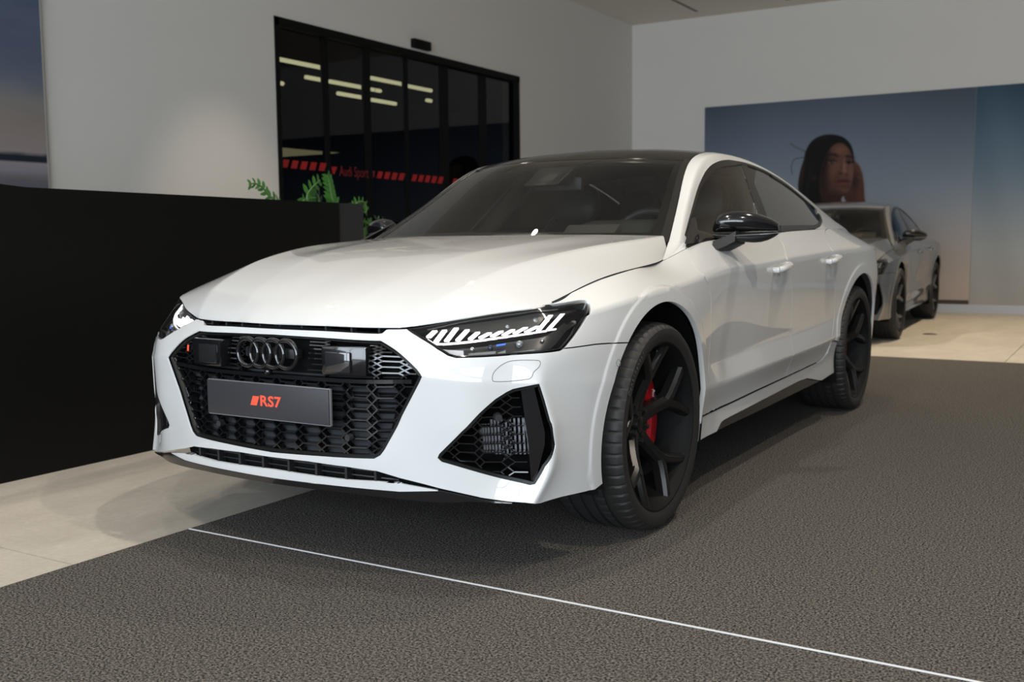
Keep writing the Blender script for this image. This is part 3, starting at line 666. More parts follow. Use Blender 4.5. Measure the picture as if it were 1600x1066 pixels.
honeycomb('honeycomb_grille', up_poly, .0915, .031, uc1[0], uc1[1], -.016, GLOSS, car, w=.0045, d=.022, skip=sk)
V, Fc = [], []
for vv_, w in ((vb, .012), (B.V[5]-.004, .010)):
    us = np.linspace(-.60, .60, 41) if vv_ == vb else np.linspace(-.40, .40, 31); p = np.stack([us, np.full_like(us, vv_)], 1); p = p[in_poly(p, hexin)]
    for k in range(len(p)-1):
        n = B.nrm(p[k:k+2, 0], p[k:k+2, 1])*BFLIP; P = B.ev(p[k:k+2, 0], p[k:k+2, 1])+n*-.012; seg_prism(V, Fc, P[0], P[1], n[0], n[1], w, .02)
from_py('grille_bar', V, Fc, GLOSS, car)
mat_slat = mat('slat_grey', (.035, .037, .040), .35)
# horizontal cooler lamellae behind the honeycomb
V, Fc = [], []
for z in np.arange(.375, .62, .0285):
    xs = np.linspace(-.40-.25*(z-.36), .40+.25*(z-.36), 15); q = B.inv([(x, z) for x in xs], fn=xz, ub=(-.7, .7)); P = b_off(q, -.05)
    V, Fc = [], []
    for k in range(14): seg_prism(V, Fc, P[k], P[k+1], (0, -.8, .6), (0, -.8, .6), .016, .006)
    from_py('radiator_slat', V, Fc, mat_slat, grille)
# --- rings, sensors, badge, camera, plate
emblem = empty('ring_emblem', (0, -.948, .672), parent=car)
for k in range(4):
    pts = [((k-1.5)*.0550+.0435*math.cos(a), 0, .0435*math.sin(a)) for a in np.linspace(0, 2*PI, 49)[:-1]]
    bm = bmesh.new(); tube_bm(bm, pts, .0080, 10, closed=True); bmesh.ops.recalc_face_normals(bm, faces=bm.faces); from_bm('ring', bm, GLOSS, emblem)
box('emblem_mount', (0, -.918, .672), (.22, .03, .03), SATIN, car, .004)
def sensor_box(sx):
    fr = bmesh.new()
    o = box('sensor_housing', (sx*.290, -.904, .660), (.158, .05, .090), GLOSS, car, .010, Matrix.Rotation(sx*.16, 3, 'Z'))
    w = box('sensor_window', (sx*.278, -.929, .657), (.090, .02, .062), mat_sensor, o, .003, Matrix.Rotation(sx*.10, 3, 'Z'))
    return o
mat_sensor = mat('sensor_glass', (.015, .015, .016), 0.06, coat=1.0)
sensor_box(1); sensor_box(-1)
for x, z in ((.30, .425), (-.245, .425)):
    q = B.inv([(x, z)], fn=xz, ub=(-.7, .7)); p = b_off(q, -.006)[0]
    bm = bmesh.new(); bmesh.ops.create_cone(bm, cap_ends=True, segments=20, radius1=.012, radius2=.010, depth=.018, matrix=Matrix.Translation(p) @ Matrix.Rotation(PI/2, 4, 'X')); from_bm('parking_sensor', bm, PLAST, car)
bm = bmesh.new(); bmesh.ops.create_uvsphere(bm, u_segments=16, v_segments=10, radius=.013, matrix=Matrix.Translation((-.012, -.932, .612))); from_bm('front_camera', bm, GLOSS, car)
bd = box('model_badge', (-.415, -.868, .662), (.05, .012, .024), SATIN, car, .002, Matrix.Rotation(-.2, 3, 'Z'))
from_py('badge_emblem', [(-.440, -.880, .652), (-.430, -.881, .652), (-.426, -.882, .674), (-.436, -.881, .674)], [(0, 1, 2, 3)], REDTXT, bd)
def text_mesh(name, body, size, m, parent, M, depth=.0006, shear=0, spacing=1.0, bold=0):
    c = bpy.data.curves.new(name, 'FONT'); c.body = body; c.size = size; c.align_x = 'CENTER'; c.align_y = 'CENTER'; c.extrude = depth; c.shear = shear; c.space_character = spacing; c.offset = bold; c.resolution_u = 3
    o = bpy.data.objects.new(name, c); COL.objects.link(o); dg = bpy.context.evaluated_depsgraph_get(); me = bpy.data.meshes.new_from_object(o.evaluated_get(dg)); bpy.data.objects.remove(o)
    me.transform(M); me.materials.clear(); return link(name, me, m, parent)
FACE = Matrix.Rotation(PI/2, 4, 'X')     # text lying in x-y turned to face -y
plate = box('number_plate', (0, -.957, .52), (.520, .008, .110), PLATE, car, .002)
plate['label'] = 'dark grey show plate with red lettering'
box('plate_holder', (0, -.951, .519), (.524, .012, .117), PLATEE, plate, .004)
text_mesh('plate_lettering', 'RS7', .046, REDTXT, plate, Matrix.Translation((.020, -.9615, .52)) @ FACE @ Matrix.Diagonal((1.22, 1, 1, 1)), bold=.0013, spacing=1.04)
from_py('plate_mark', [(-.066, -.9618, .505), (-.038, -.9618, .505), (-.026, -.9618, .535), (-.054, -.9618, .535)], [(0, 1, 2, 3)], REDTXT, plate)
# --- side intakes
BLADE = [(814,607.5),(834,603),(851,677),(850.5,697),(836,753),(830,755),(825,690)]
blade_uv = bi(BLADE, **FRONT); hon = [(690,713),(697,704),(724,678),(751,651),(777,628),(794,617),(812,611),(822,690),(825,752),(787,743),(721,726)]
hon_uv = bi(hon, **FRONT); uci = bi([(770, 690)], **FRONT)[0]; cool = bi([(752,668),(806,655),(828,662),(830,718),(800,722),(762,712)], **FRONT)
def intake():
    L_ = scale_uv(intk_uv, -.001); f_ = b_off(L_, -.006); c_ = f_.mean(0); bk = c_+(f_-c_)*.90+[-.035, .11, 0]; k = len(f_)
    o = from_py('side_intake', list(f_)+list(bk)+[bk.mean(0)], [(i, (i+1) % k, k+(i+1) % k, k+i) for i in range(k)]+[(k+i, k+(i+1) % k, 2*k) for i in range(k)], DARK, car)
    panel('intake_frame', B, scale_uv(intk_uv, -.0005), [scale_uv(intk_uv, .008)], FRAMEB, o, step=.012, flip=BFLIP, off=-.003, flange=.008, hflange=.02, gap=0)
    honeycomb('honeycomb_grille', hon_uv, .083, .0268, uci[0], uci[1], -.022, GLOSS, o, w=.0038, d=.016)
    bp_ = b_off(blade_uv, -.014); bc = bp_.mean(0); bn = np.linalg.svd(bp_-bc)[2][2]; bn = bn*(-1 if bn[1] > 0 else 1); bp_ = bp_-((bp_-bc) @ bn)[:, None]*bn; nb_ = len(bp_)
    from_py('intake_blade', list(bp_)+list(bp_-bn*.06), [tuple(range(nb_)), tuple(range(2*nb_-1, nb_-1, -1))]+[(i, (i+1) % nb_, nb_+(i+1) % nb_, nb_+i) for i in range(nb_)], GLOSS, o)
    V, Fc = [], []
    lo, hi = cool.min(0), cool.max(0)
    for u in np.arange(lo[0], hi[0], .0085):
        q = np.stack([np.full(12, u), np.linspace(lo[1], hi[1], 12)], 1); q = q[in_poly(q, cool)]
        if len(q) > 1:
            q = q[[0, -1]]; n = B.nrm(q[:, 0], q[:, 1])*BFLIP; P = b_off(q, -.058); seg_prism(V, Fc, P[0], P[1], n[0], n[1], .006, .008)
    tag(from_py('cooler_ribs', V, Fc, ALU, o), kind='stuff')
    q = bi([(780, 654.5)], **FRONT); n = B.nrm(q[:, 0], q[:, 1])[0]*BFLIP; p = b_off(q, -.018)[0]
    bm = bmesh.new(); bmesh.ops.create_cone(bm, cap_ends=True, segments=20, radius1=.014, radius2=.011, depth=.018, matrix=Matrix.Translation(p) @ Vector(n).to_track_quat('Z', 'Y').to_matrix().to_4x4()); from_bm('parking_sensor', bm, PLAST, o)
    return o
ik = intake(); mirror_obj(ik)
# --- headlamps
def flat_prism(name, uv, off, thick, m, parent):
    uv = np.asarray(uv); P = B.ev(uv[:, 0], uv[:, 1]); n = (B.nrm(uv[:, 0], uv[:, 1])*BFLIP).mean(0); n /= np.linalg.norm(n); A = P+n*off; k = len(A); c = A.mean(0)
    return from_py(name, list(A)+list(A-n*thick)+[c, c-n*thick], [(i, (i+1) % k, 2*k) for i in range(k)]+[(k+(i+1) % k, k+i, 2*k+1) for i in range(k)]+[(i, k+i, k+(i+1) % k, (i+1) % k) for i in range(k)], m, parent)
def cr3(x, y): return (620+x*.2, 450+y*.2)
def headlamp():
    h = panel('headlight', B, scale_uv(lamp_uv, -.002), [], DARK, car, step=.02, flip=BFLIP, off=-.05, flange=0, gap=0)
    panel('headlight_frame', B, lamp_uv, [scale_uv(lamp_uv, .008)], GLOSS, h, step=.01, flip=BFLIP, off=-.003, flange=.01, hflange=.045, gap=.001)
    panel('lens_cover', B, scale_uv(lamp_uv, .003), [], LAMPGLASS, h, step=.015, flip=BFLIP, off=-.001, flange=0, gap=0)
    bars = [((240,355),(288,303)),((300,392),(365,300)),((382,388),(458,284)),((472,382),(545,298)),((572,372),(628,318)),((655,362),(722,322)),((748,352),(815,310)),((840,343),(908,300)),((930,332),(1012,284)),((1022,322),(1108,275)),((1122,308),(1215,188)),((1205,300),(1310,178))]
    for (bx, by), (tx, ty) in bars:
        q = bi([cr3(bx-20, by-3), cr3(bx+15, by-1), cr3(tx+19, ty), cr3(tx-17, ty+2)], **LB)
        flat_prism('daylight_bar', q, -.016, .008, DRL, h)
    base = [(232,368),(300,404),(480,394),(700,370),(960,340),(1262,298)]; base = smooth_poly(base, 3)
    for (xa, ya), (xb, yb) in zip(base, base[1:]): flat_prism('light_guide', bi([cr3(xa, ya-4), cr3(xb+2, yb-4), cr3(xb+2, yb+4), cr3(xa, ya+4)], **LB), -.019, .006, DRL, h)
    up = [cr3(x, y) for x, y in ((240,300),(480,248),(1130,160),(1440,118),(1300,172),(1180,190),(1100,272),(700,318),(640,312),(510,270),(300,295))]
    panel('upper_bezel', B, bi(up, **LB), [], mat_bez, h, step=.015, flip=BFLIP, off=-.030, flange=.015, gap=0)
    lowb = [cr3(x, y) for x, y in ((300,425),(520,410),(1230,320),(1420,180),(1440,200),(1260,440),(860,505),(545,520),(420,515))]
    panel('lower_bezel', B, bi(lowb, **LB), [], mat_bez2, h, step=.015, flip=BFLIP, off=-.038, flange=.01, gap=0)
    flat_prism('chrome_corner', bi([cr3(*p) for p in ((318,448),(400,458),(512,462),(516,515),(440,520),(380,490))], **LB), -.020, .01, mat_refl2, h)  # white reflection of the chrome is put into its pale colour
    for a, b in ((560, 775), (800, 860), (900, 1090)):
        flat_prism('window_reflection', bi([cr3(a, 478), cr3(b, 462-.02*(b-560)), cr3(b, 502-.03*(b-560)), cr3(a, 512)], **LB), -.028, .006, mat_refl, h)  # grey panels stand in for the window reflected in the lens
    for (x, y, r, mm) in ((735, 415, .009, mat_proj), (970, 395, .012, mat_refl), (1162, 372, .006, CHROME), (585, 425, .008, CHROME), (865, 258, .008, mat_refl), (1095, 215, .009, mat_refl)):
        q = bi([cr3(x, y)], **LB); n = B.nrm(q[:, 0], q[:, 1])[0]*BFLIP; p = b_off(q, -.034)[0]
        bm = bmesh.new(); bmesh.ops.create_uvsphere(bm, u_segments=16, v_segments=10, radius=r, matrix=Matrix.Translation(p)); from_bm('projector_lens', bm, mm, h)
    flat_prism('blue_led', bi([cr3(782, 411), cr3(856, 400), cr3(855, 409), cr3(782, 420)], **LB), -.022, .005, BLUEL, h)
    return h
mat_bez = mat('lamp_bezel_grey', (.035, .034, .03), .35); mat_bez2 = mat('lamp_bezel_dark', (.012, .012, .012), .3); mat_refl = mat('lamp_silver', (.30, .31, .32), .25, metal=.6)
mat_refl2 = mat('lamp_chrome_reflection', (.52, .53, .56), .4); mat_proj = mat('projector_glass', (.05, .06, .09), .05, metal=.5)
hl = headlamp(); mirror_obj(hl)
# --- small things in the paint: washer flap, side sensor
fl = bi([(769.4,593),(772,581.5),(785,569.7),(801,563.8),(836,563),(844,566.5),(842,573.6),(834,581.5),(830,590),(820.6,593.3),(777,596.5)], **FRONT)
SEAM = mat('seam_grey', (.16, .17, .19), .6)
flp = b_off(smooth_poly(fl, 5, True), .0002); wf = tube('washer_flap', flp, .0011, SEAM, car, 5, True); mirror_obj(wf)
q = bi([(962.5, 567)], **FRONT); n = Vector(B.nrm(q[:, 0], q[:, 1])[0]*BFLIP); p = b_off(q, .009)[0]; m4 = Matrix.Translation(p) @ n.to_track_quat('Z', 'Y').to_matrix().to_4x4()
ssn = tube('parking_sensor', [m4 @ Vector((.011*math.cos(a), .011*math.sin(a), 0)) for a in np.linspace(0, 2*PI, 25)[:-1]], .0010, SEAM, car, 5, True); mirror_obj(ssn)
# --- door handles
def handle(pxc, L=.21):
    q = bi([pxc], **SIDE); c = B.ev(q[:, 0], q[:, 1])[0]; V = []
    hnd = empty('door_handle', parent=car)
    bm = bmesh.new(); n = 14; rings = []
    for i in range(n+1):
        t = i/n*2-1; out = .040*(1-t**6)-.004; h = .017*(1-.35*t*t); yy = c[1]+t*L/2
        rings.append([bm.verts.new((c[0]+out+ox, yy, c[2]+oz*h+.012*t)) for ox, oz in ((-.012, -.9), (.0, -1), (.010, -.5), (.011, .3), (.0, .95), (-.012, .9))])
    for a, b in zip(rings, rings[1:]):
        for k in range(6): bm.faces.new((a[k], a[(k+1) % 6], b[(k+1) % 6], b[k]))
    bm.faces.new(rings[0]); bm.faces.new(rings[-1][::-1]); bmesh.ops.recalc_face_normals(bm, faces=bm.faces); from_bm('handle_bar', bm, PAINT, hnd, angle=60)
    for t in (-.42, .42): box('handle_foot', (c[0]+.012, c[1]+t*L, c[2]+.012*2*t), (.03, .03, .026), PAINT, hnd, .006)
    bm = bmesh.new(); bmesh.ops.create_uvsphere(bm, u_segments=20, v_segments=10, radius=1, matrix=Matrix.Translation((c[0]-.006, c[1]-.01, c[2]-.012)) @ Matrix.Diagonal((.010, .055, .030, 1))); from_bm('handle_bowl', bm, PAINT, hnd)
    return hnd
for pxc in ((1219, 417.5), (1299.5, 405)):
    hh = handle(pxc); h2 = empty('door_handle', parent=car)
    for ch in list(hh.children): mirror_obj(ch, h2)
# --- mirrors
def mirror_unit():
    top = [(0,352),(.02,346),(.06,339),(.13,333.5),(.22,330.3),(.32,329),(.45,329.3),(.6,332),(.76,337),(.9,343.5),(.97,348),(1,352.5)]
    mid = [(0,365.5),(1,362)]; bot = [(0,371),(.12,374),(.25,377),(.45,378.5),(.6,379.5),(.75,378),(.88,372),(.96,366.5),(1,362)]
    f = lambda tab, t: np.interp(t, [a for a, _ in tab], [b for _, b in tab])
    m_ = empty('door_mirror', parent=car); T = np.r_[0, .015, .04, .08, .13, .2, .3, .4, .5, .6, .7, .8, .88, .94, .975, 1.0]
    def P(t, pxy): return at((1112+101*t, pxy), y=.775+.10*t*t)
    def body(name, hi, lo, m, o=0, par=None):
        bm = bmesh.new(); rings = []
        for t in T:
            a, b = P(t, f(hi, t)), P(t, f(lo, t)); z1, z0 = a[2], b[2]; x = a[0]; yc = a[1]; dep = .13*(1-.55*t**3)*min(1, .55+4*t); h = max(z1-z0, .004)
            r = []
            for k in range(13):
                s = k/12; th = PI*s; r.append((x, yc+.055-dep*.62*math.sin(th)**.7-o, z0+h*(.5-.5*math.cos(th))))
            r += [(x, yc+.055+.012, z0+h*.93), (x, yc+.055+.012, z0+h*.07)]
            rings.append([bm.verts.new(p) for p in r])
        n = len(rings[0])
        for a, b in zip(rings, rings[1:]):
            for k in range(n): bm.faces.new((a[k], a[(k+1) % n], b[(k+1) % n], b[k]))
        bm.faces.new(rings[0]); bm.faces.new(rings[-1][::-1]); bmesh.ops.recalc_face_normals(bm, faces=bm.faces); return from_bm(name, bm, m, par or m_, angle=50)
    body('mirror_cap', top, [(0, 363.5), (1, 361)], GLOSS); body('mirror_housing', [(0, 365.5), (1, 362.2)], bot, PLAST, -.004)
    body('turn_signal', [(0, 367.2), (.4, 367), (1, 363.6)], [(0, 368), (.4, 369.5), (.85, 367.5), (1, 364.4)], mat_sig, .006)
    # arm down to the door
    a0, a1 = at((1124, 391), x=.865), at((1142, 376), x=.93); bm = bmesh.new()
    for p, q_, w in ((np.array([.862, a0[1]+.0, a0[2]+.012]), np.array([.935, a0[1]+.055, a1[2]+.012]), .05),):
        vs = []
        for c, hw, hh in ((p, .085, .026), ((p+q_)/2+[0, 0, -.003], .075, .026), (q_, .070, .026)):
            vs.append([bm.verts.new((c[0], c[1]+sy*hw, c[2]+sz*hh)) for sy, sz in ((-1, -.6), (-.6, -1), (.8, -1), (1, 0), (.8, 1), (-.8, 1))])
        for A, Bq in zip(vs, vs[1:]):
            for k in range(6): bm.faces.new((A[k], A[(k+1) % 6], Bq[(k+1) % 6], Bq[k]))
        bm.faces.new(vs[0]); bm.faces.new(vs[-1][::-1])
    bmesh.ops.recalc_face_normals(bm, faces=bm.faces); from_bm('mirror_arm', bm, PLAST, m_)
    return m_
mat_sig = mat('signal_strip', (.28, .29, .31), .2, metal=.3)
mu = mirror_unit(); m2 = empty('door_mirror', parent=car)
for ch in list(mu.children): mirror_obj(ch, m2)
tri = [at(p_, x=x_) for p_, x_ in (((1073.5, 381), .838), ((1085, 340), .775), ((1092, 378), .842))]
sail = from_py('mirror_sail', [t+np.array([.006, 0, 0]) for t in tri]+[t-np.array([.01, 0, 0]) for t in tri], [(0, 1, 2), (5, 4, 3), (0, 3, 4, 1), (1, 4, 5, 2), (2, 5, 3, 0)], GLOSS, car); mirror_obj(sail)
# dark shut lines round the bonnet
sl = HOOD.ev(np.linspace(HOOD.inv([B.ev(wt_uv[:1, 0], wt_uv[:1, 1])[0]], fn=lambda P: P)[0, 0] if False else 0.30, HOOD.u1, 60), np.full(60, HOOD.V[-1])); sl = sl[sl[:, 1] > -.56]
bk_ = HOOD.ev(np.full(8, HOOD.u1), np.linspace(HOOD.V[-1], HOOD.V[-2], 8))
sln = tube('bonnet_shut_line', np.concatenate([sl, bk_[1:]])+[0, 0, .0003], .0018, DARK, car, 6); mirror_obj(sln)
# twins of the half-car panels on the other side
for o in (wing, fdoor, rdoor, rear, sill, insert, wtr, trim, rail, rail_in, gap_shade, g1, g2, g3, g4, corner): mirror_obj(o)

# ------------------------------------------------------------------ wheels
def lathe(prof, n=96, ax='x', disp=None):
    """(x, r) profile turned about the x axis"""
    V, Fc = [], []
    for i in range(n):
        a = 2*PI*i/n
        for j, (x, r) in enumerate(prof):
            rr = r+(disp(i, x, r) if disp else 0); V.append((x, rr*math.cos(a), rr*math.sin(a)))
    m = len(prof)
    for i in range(n):
        for j in range(m-1): Fc.append((i*m+j, i*m+j+1, ((i+1) % n)*m+j+1, ((i+1) % n)*m+j))
    return V, Fc
tp = [(-.012,.290),(.001,.298),(.007,.312),(.011,.328),(.008,.343),(-.001,.353),(-.010,.3590)]
gr = (-.068, -.112, -.158, -.206)
tread = [(-.020,.3620),(-.034,.3640),(-.050,.3652)]
for g in gr: tread += [(g+.0065,.3660),(g+.0060,.3590),(g-.0060,.3590),(g-.0065,.3660),(g-.02,.3662)]
tp += tread+[(-.240,.3630),(-.258,.356),(-.270,.342),(-.272,.322),(-.262,.300),(-.25,.29)]
def tyre_disp(i, x, r):
    if r < .350 or r < .3595 and x < -.06: return 0
    if i % 6 == 0 and (-.045 < x < .0 or x < -.225): return -.0045
    if (i+3) % 6 == 0 and -.11 < x < -.07: return -.003
    return 0
TV, TF = lathe(tp, 360, disp=tyre_disp)
RIMB = [(-.0005,.2990),(.002,.2965),(.001,.2925),(-.006,.2885),(-.018,.2805),(-.040,.2740),(-.10,.262),(-.20,.268),(-.25,.285),(-.26,.30)]
def bar_loft(bm, P, W, D):
    """spoke arm along points P (x outward): flat ridge, wide chamfers, straight flanks"""
    rings = []
    for i, p in enumerate(P):
        p = Vector(p); t = (Vector(P[min(i+1, len(P)-1)])-Vector(P[max(i-1, 0)])); t.normalize(); x = Vector((1, 0, 0)); s = t.cross(x).normalized(); o = s.cross(t).normalized()
        if o.x < 0: o = -o
        w = W[i]/2; d = D[i]
        rings.append([bm.verts.new(p+s*a*w+o*b*d) for a, b in ((-.42, 0), (.42, 0), (.62, -.06), (1, -.36), (.85, -1), (-.85, -1), (-1, -.36), (-.62, -.06))])
    n = 8
    for A, B_ in zip(rings, rings[1:]):
        for k in range(n): bm.faces.new((A[k], A[(k+1) % n], B_[(k+1) % n], B_[k]))
    bm.faces.new(rings[0]); bm.faces.new(rings[-1][::-1])
WHEEL_MESH = {}
CT_ = at((1021.5, 618), x=.8355)
def wheel(name, parent, loc, flip, caliper, spoke_mat=RIMM, label=None):
    w = empty(name, loc, PI if flip else 0, parent)
    def shared(n, make, m, p):
        if n not in WHEEL_MESH: WHEEL_MESH[n] = make(n, m, p); o = WHEEL_MESH[n]; return o
        src = WHEEL_MESH[n]; o = src.copy(); COL.objects.link(o); o.parent = p; return o
    ty = shared('tyre', lambda n, m, p: from_py(n, TV, TF, m, p, True, 28), RUBBER, w)
    rm = shared('rim', lambda n, m, p: from_py(n, *lathe(RIMB, 96), m, p, True, 35), BARREL, w)
    for k in range(5):
        a = math.radians(20+72*k)
        def mk(n, m, p):
            bm = bmesh.new()
            pol = lambda x, r, d: (x, r*math.cos(d), r*math.sin(d))
            bar_loft(bm, [pol(-.083, .030, 0), pol(-.078, .070, 0), pol(-.062, .115, 0), pol(-.038, .165, 0), pol(-.031, .186, 0)], [.060, .054, .050, .050, .054], [.055]*5)
            for s in (-1, 1):
                d = math.radians(18)
                bar_loft(bm, [pol(-.036, .172, s*.02), pol(-.030, .195, s*.085), pol(-.020, .240, s*.21), pol(-.010, .288, s*(d+.0))], [.042, .041, .039, .042], [.045, .045, .045, .040])
            bmesh.ops.recalc_face_normals(bm, faces=bm.faces); return from_bm(n, bm, m, p, angle=22)
        sp = shared('spoke', mk, spoke_mat, rm); sp.rotation_euler = (a, 0, 0)
    def hub(n, m, p):
        V, Fc = lathe([(-.078, .0), (-.078, .026), (-.080, .030), (-.090, .032), (-.090, .075), (-.13, .080)], 40); return from_py(n, V, Fc, m, p, True, 30)
    hb_ = shared('hub_cap', hub, spoke_mat, rm)
    for k in range(5):
        a = math.radians(56+72*k)
        def nut(n, m, p):
            bm = bmesh.new(); bmesh.ops.create_cone(bm, cap_ends=True, segments=6, radius1=.011, radius2=.009, depth=.024, matrix=Matrix.Translation((-.086, .056, 0)) @ Matrix.Rotation(PI/2, 4, 'Y')); return from_bm(n, bm, m, p)
        b = shared('wheel_bolt', nut, SATIN, rm); b.rotation_euler = (a, 0, 0)
    ds = shared('brake_disc', lambda n, m, p: from_py(n, *lathe([(-.150, .09), (-.150, .212), (-.185, .212), (-.185, .09), (-.17, .08), (-.13, .07)], 64), m, p, True, 30), STEEL, w)
    def cal(n, m, p):
        V, Fc = [], []; A = np.radians(np.linspace(-36, 46, 22))
        prof = [(-.215, .150), (-.120, .148), (-.108, .160), (-.106, .205), (-.116, .226), (-.135, .238), (-.215, .238)]
        for i, a in enumerate(A):
            e_ = 1 if 1 < i < 20 else .9
            for x, r in prof: V.append((-.16+(x+.16)*e_, r*math.cos(a), r*math.sin(a)))
        m_ = len(prof)
        for i in range(21):
            for j in range(m_): Fc.append((i*m_+j, i*m_+(j+1) % m_, (i+1)*m_+(j+1) % m_, (i+1)*m_+j))
        Fc += [tuple(range(m_)), tuple(21*m_+j for j in range(m_))[::-1]]
        o = from_py(n, V, Fc, m, p, True, 35)
        return o
    if caliper:
        c = from_py_shared = cal('brake_caliper', RED, w)
        t = text_mesh('caliper_lettering', 'Audi', .026, WHITET, c, Matrix.Translation((-.1055, CT_[1], CT_[2]-.3665)) @ Matrix.Rotation(PI/2, 4, 'Z') @ Matrix.Rotation(PI/2, 4, 'X') @ Matrix.Rotation(-PI/2, 4, 'Z'))
    vs = empty_valve = from_bm('valve', (lambda bm: (bmesh.ops.create_cone(bm, cap_ends=True, segments=10, radius1=.004, radius2=.004, depth=.035, matrix=Matrix.Translation((-.045, .03, .262)) @ Matrix.Rotation(PI/2, 4, 'Y') @ Matrix.Rotation(.5, 4, 'X')), bm)[1])(bmesh.new()), CHROME, w)
    if label: w['label'] = label
    return w
XW = .941
wheels = [wheel('wheel', car, (XW, 0, .3665), False, True), wheel('wheel', car, (XW, 2.928, .3665), False, True), wheel('wheel', car, (-XW, 0, .3665), True, False), wheel('wheel', car, (-XW, 2.928, .3665), True, False)]
# raised brand lettering on the front tyre's sidewall
def arc_text(body, r, a0, size, m, parent, x=.0105, da=None):
    for i, ch in enumerate(body):
        if ch == ' ': continue
        a = a0-i*(da or size*.62/r)
        M = Matrix.Rotation(a, 4, 'X') @ Matrix.Translation((x, r, 0)) @ Matrix.Rotation(PI/2, 4, 'Z') @ Matrix.Rotation(PI/2, 4, 'X')
        # letters stand on the rim with their tops outward
        M = Matrix.Rotation(a, 4, 'X') @ Matrix.Translation((x, 0, r)) @ Matrix.Rotation(PI/2, 4, 'Z') @ Matrix.Rotation(PI/2, 4, 'X')
        text_mesh('tyre_lettering', ch, size, m, parent, M, depth=.0008)
LETT = mat('tyre_lettering', (.05, .048, .046), .5)
arc_text('Continental', .330, math.radians(62), .026, LETT, wheels[0])
# wheel housings, underbody
def liner(yc):
    V, Fc = [], []; n = 40; A = np.radians(np.linspace(-22, 202, n))
    for a in A:
        for x, r in ((.925, .436), (.90, .445), (.58, .445), (.58, .05)): V.append((x-(.03 if math.cos(a) < 0 and yc < 1 and x > .6 else 0), yc+r*math.cos(a), WZ+r*math.sin(a)))
    for i in range(n-1):
        for j in range(3): Fc.append((i*4+j, i*4+j+1, (i+1)*4+j+1, (i+1)*4+j))
    return from_py('wheel_housing', V, Fc, DARKL, car, True)
DARKL = mat('housing_felt', (.006, .006, .006), .9, spec=.1)
for yc in (0., 2.928): mirror_obj(liner(yc))
ub = [(-.72,-.60),(-.55,-.72),(0,-.82),(.55,-.72),(.72,-.60),(.56,-.42),(.56,.42),(.86,.47),(.86,2.45),(.56,2.5),(.56,3.4),(.80,3.5),(.6,3.9),(-.6,3.9),(-.8,3.5),(-.56,3.4),(-.56,2.5),(-.86,2.45),(-.86,.47),(-.56,.42),(-.56,-.42)]
bm = bmesh.new(); f = bm.faces.new([bm.verts.new((x, y, .255)) for x, y in ub]); r = bmesh.ops.extrude_face_region(bm, geom=[f]); bmesh.ops.translate(bm, verts=[v for v in r['geom'] if isinstance(v, bmesh.types.BMVert)], vec=(0, 0, .03)); bmesh.ops.recalc_face_normals(bm, faces=bm.faces)
from_bm('underbody', bm, DARKL, car, smooth=False)
# ------------------------------------------------------------------ cabin
CAB = mat('cabin_trim', (.016, .016, .017), .7); DASH = mat('dashboard_grey', (.045, .047, .045), .6, bump=(200, .1)); DASHL = mat('instrument_hood', (.10, .096, .082), .7); HEADL = mat('headliner', (.02, .02, .019), .9)
box('cabin_floor', (0, 1.9, .36), (1.6, 3.4, .06), CAB, car)
box('bulkhead', (0, .55, .62), (1.60, .06, .66), CAB, car)
def prism(name, poly, x0, x1, m, parent, bev=.0):
    V = [(x0, y, z) for y, z in poly]+[(x1, y, z) for y, z in poly]; n = len(poly)
    F_ = [tuple(range(n)), tuple(range(2*n-1, n-1, -1))]+[(i, (i+1) % n, n+(i+1) % n, n+i) for i in range(n)]
    bm = bmesh.new(); vs = [bm.verts.new(v) for v in V]; [bm.faces.new([vs[i] for i in f]) for f in F_]; bmesh.ops.recalc_face_normals(bm, faces=bm.faces)
    if bev: bmesh.ops.bevel(bm, geom=bm.edges[:], offset=bev, segments=3, affect='EDGES', profile=.5)
    return from_bm(name, bm, m, parent)
prism('dashboard', [(.55,.98),(.66,1.03),(.90,1.055),(1.05,1.04),(1.10,.92),(1.04,.70),(.6,.6)], -.74, .74, DASH, car, .02)
prism('instrument_hood', [(.74,1.03),(.84,1.088),(.98,1.105),(1.06,1.09),(1.06,.98),(.8,.97)], .19, .56, DASH, car, .015)
prism('display_visor', [(.68,1.03),(.76,1.082),(.78,1.082),(.80,1.03)], .17, .42, DASHL, car, .004)
# steering wheel
M = Matrix.Translation((.37, 1.14, .978)) @ Matrix.Rotation(math.radians(-22), 4, 'X') @ Matrix.Rotation(PI/2, 4, 'X')
sw = empty('steering_wheel', parent=car)
tube('wheel_ring', [M @ Vector((.182*math.cos(a), .182*math.sin(a)*(1 if math.sin(a) > -.75 else .93), 0)) for a in np.linspace(0, 2*PI, 49)[:-1]], .017, mat_wheelring if 'mat_wheelring' in globals() else mat('steering_leather', (.05, .052, .052), .45), sw, 10, True)
bm = bmesh.new(); bmesh.ops.create_cone(bm, cap_ends=True, segments=24, radius1=.075, radius2=.06, depth=.05, matrix=M); from_bm('airbag_pad', bm, CAB, sw)
for a in (.1, PI-.1, -PI/2):
    tube('spoke', [M @ Vector((.06*math.cos(a), .06*math.sin(a), 0)), M @ Vector((.175*math.cos(a), .175*math.sin(a), 0))], .014, CAB, sw, 8)
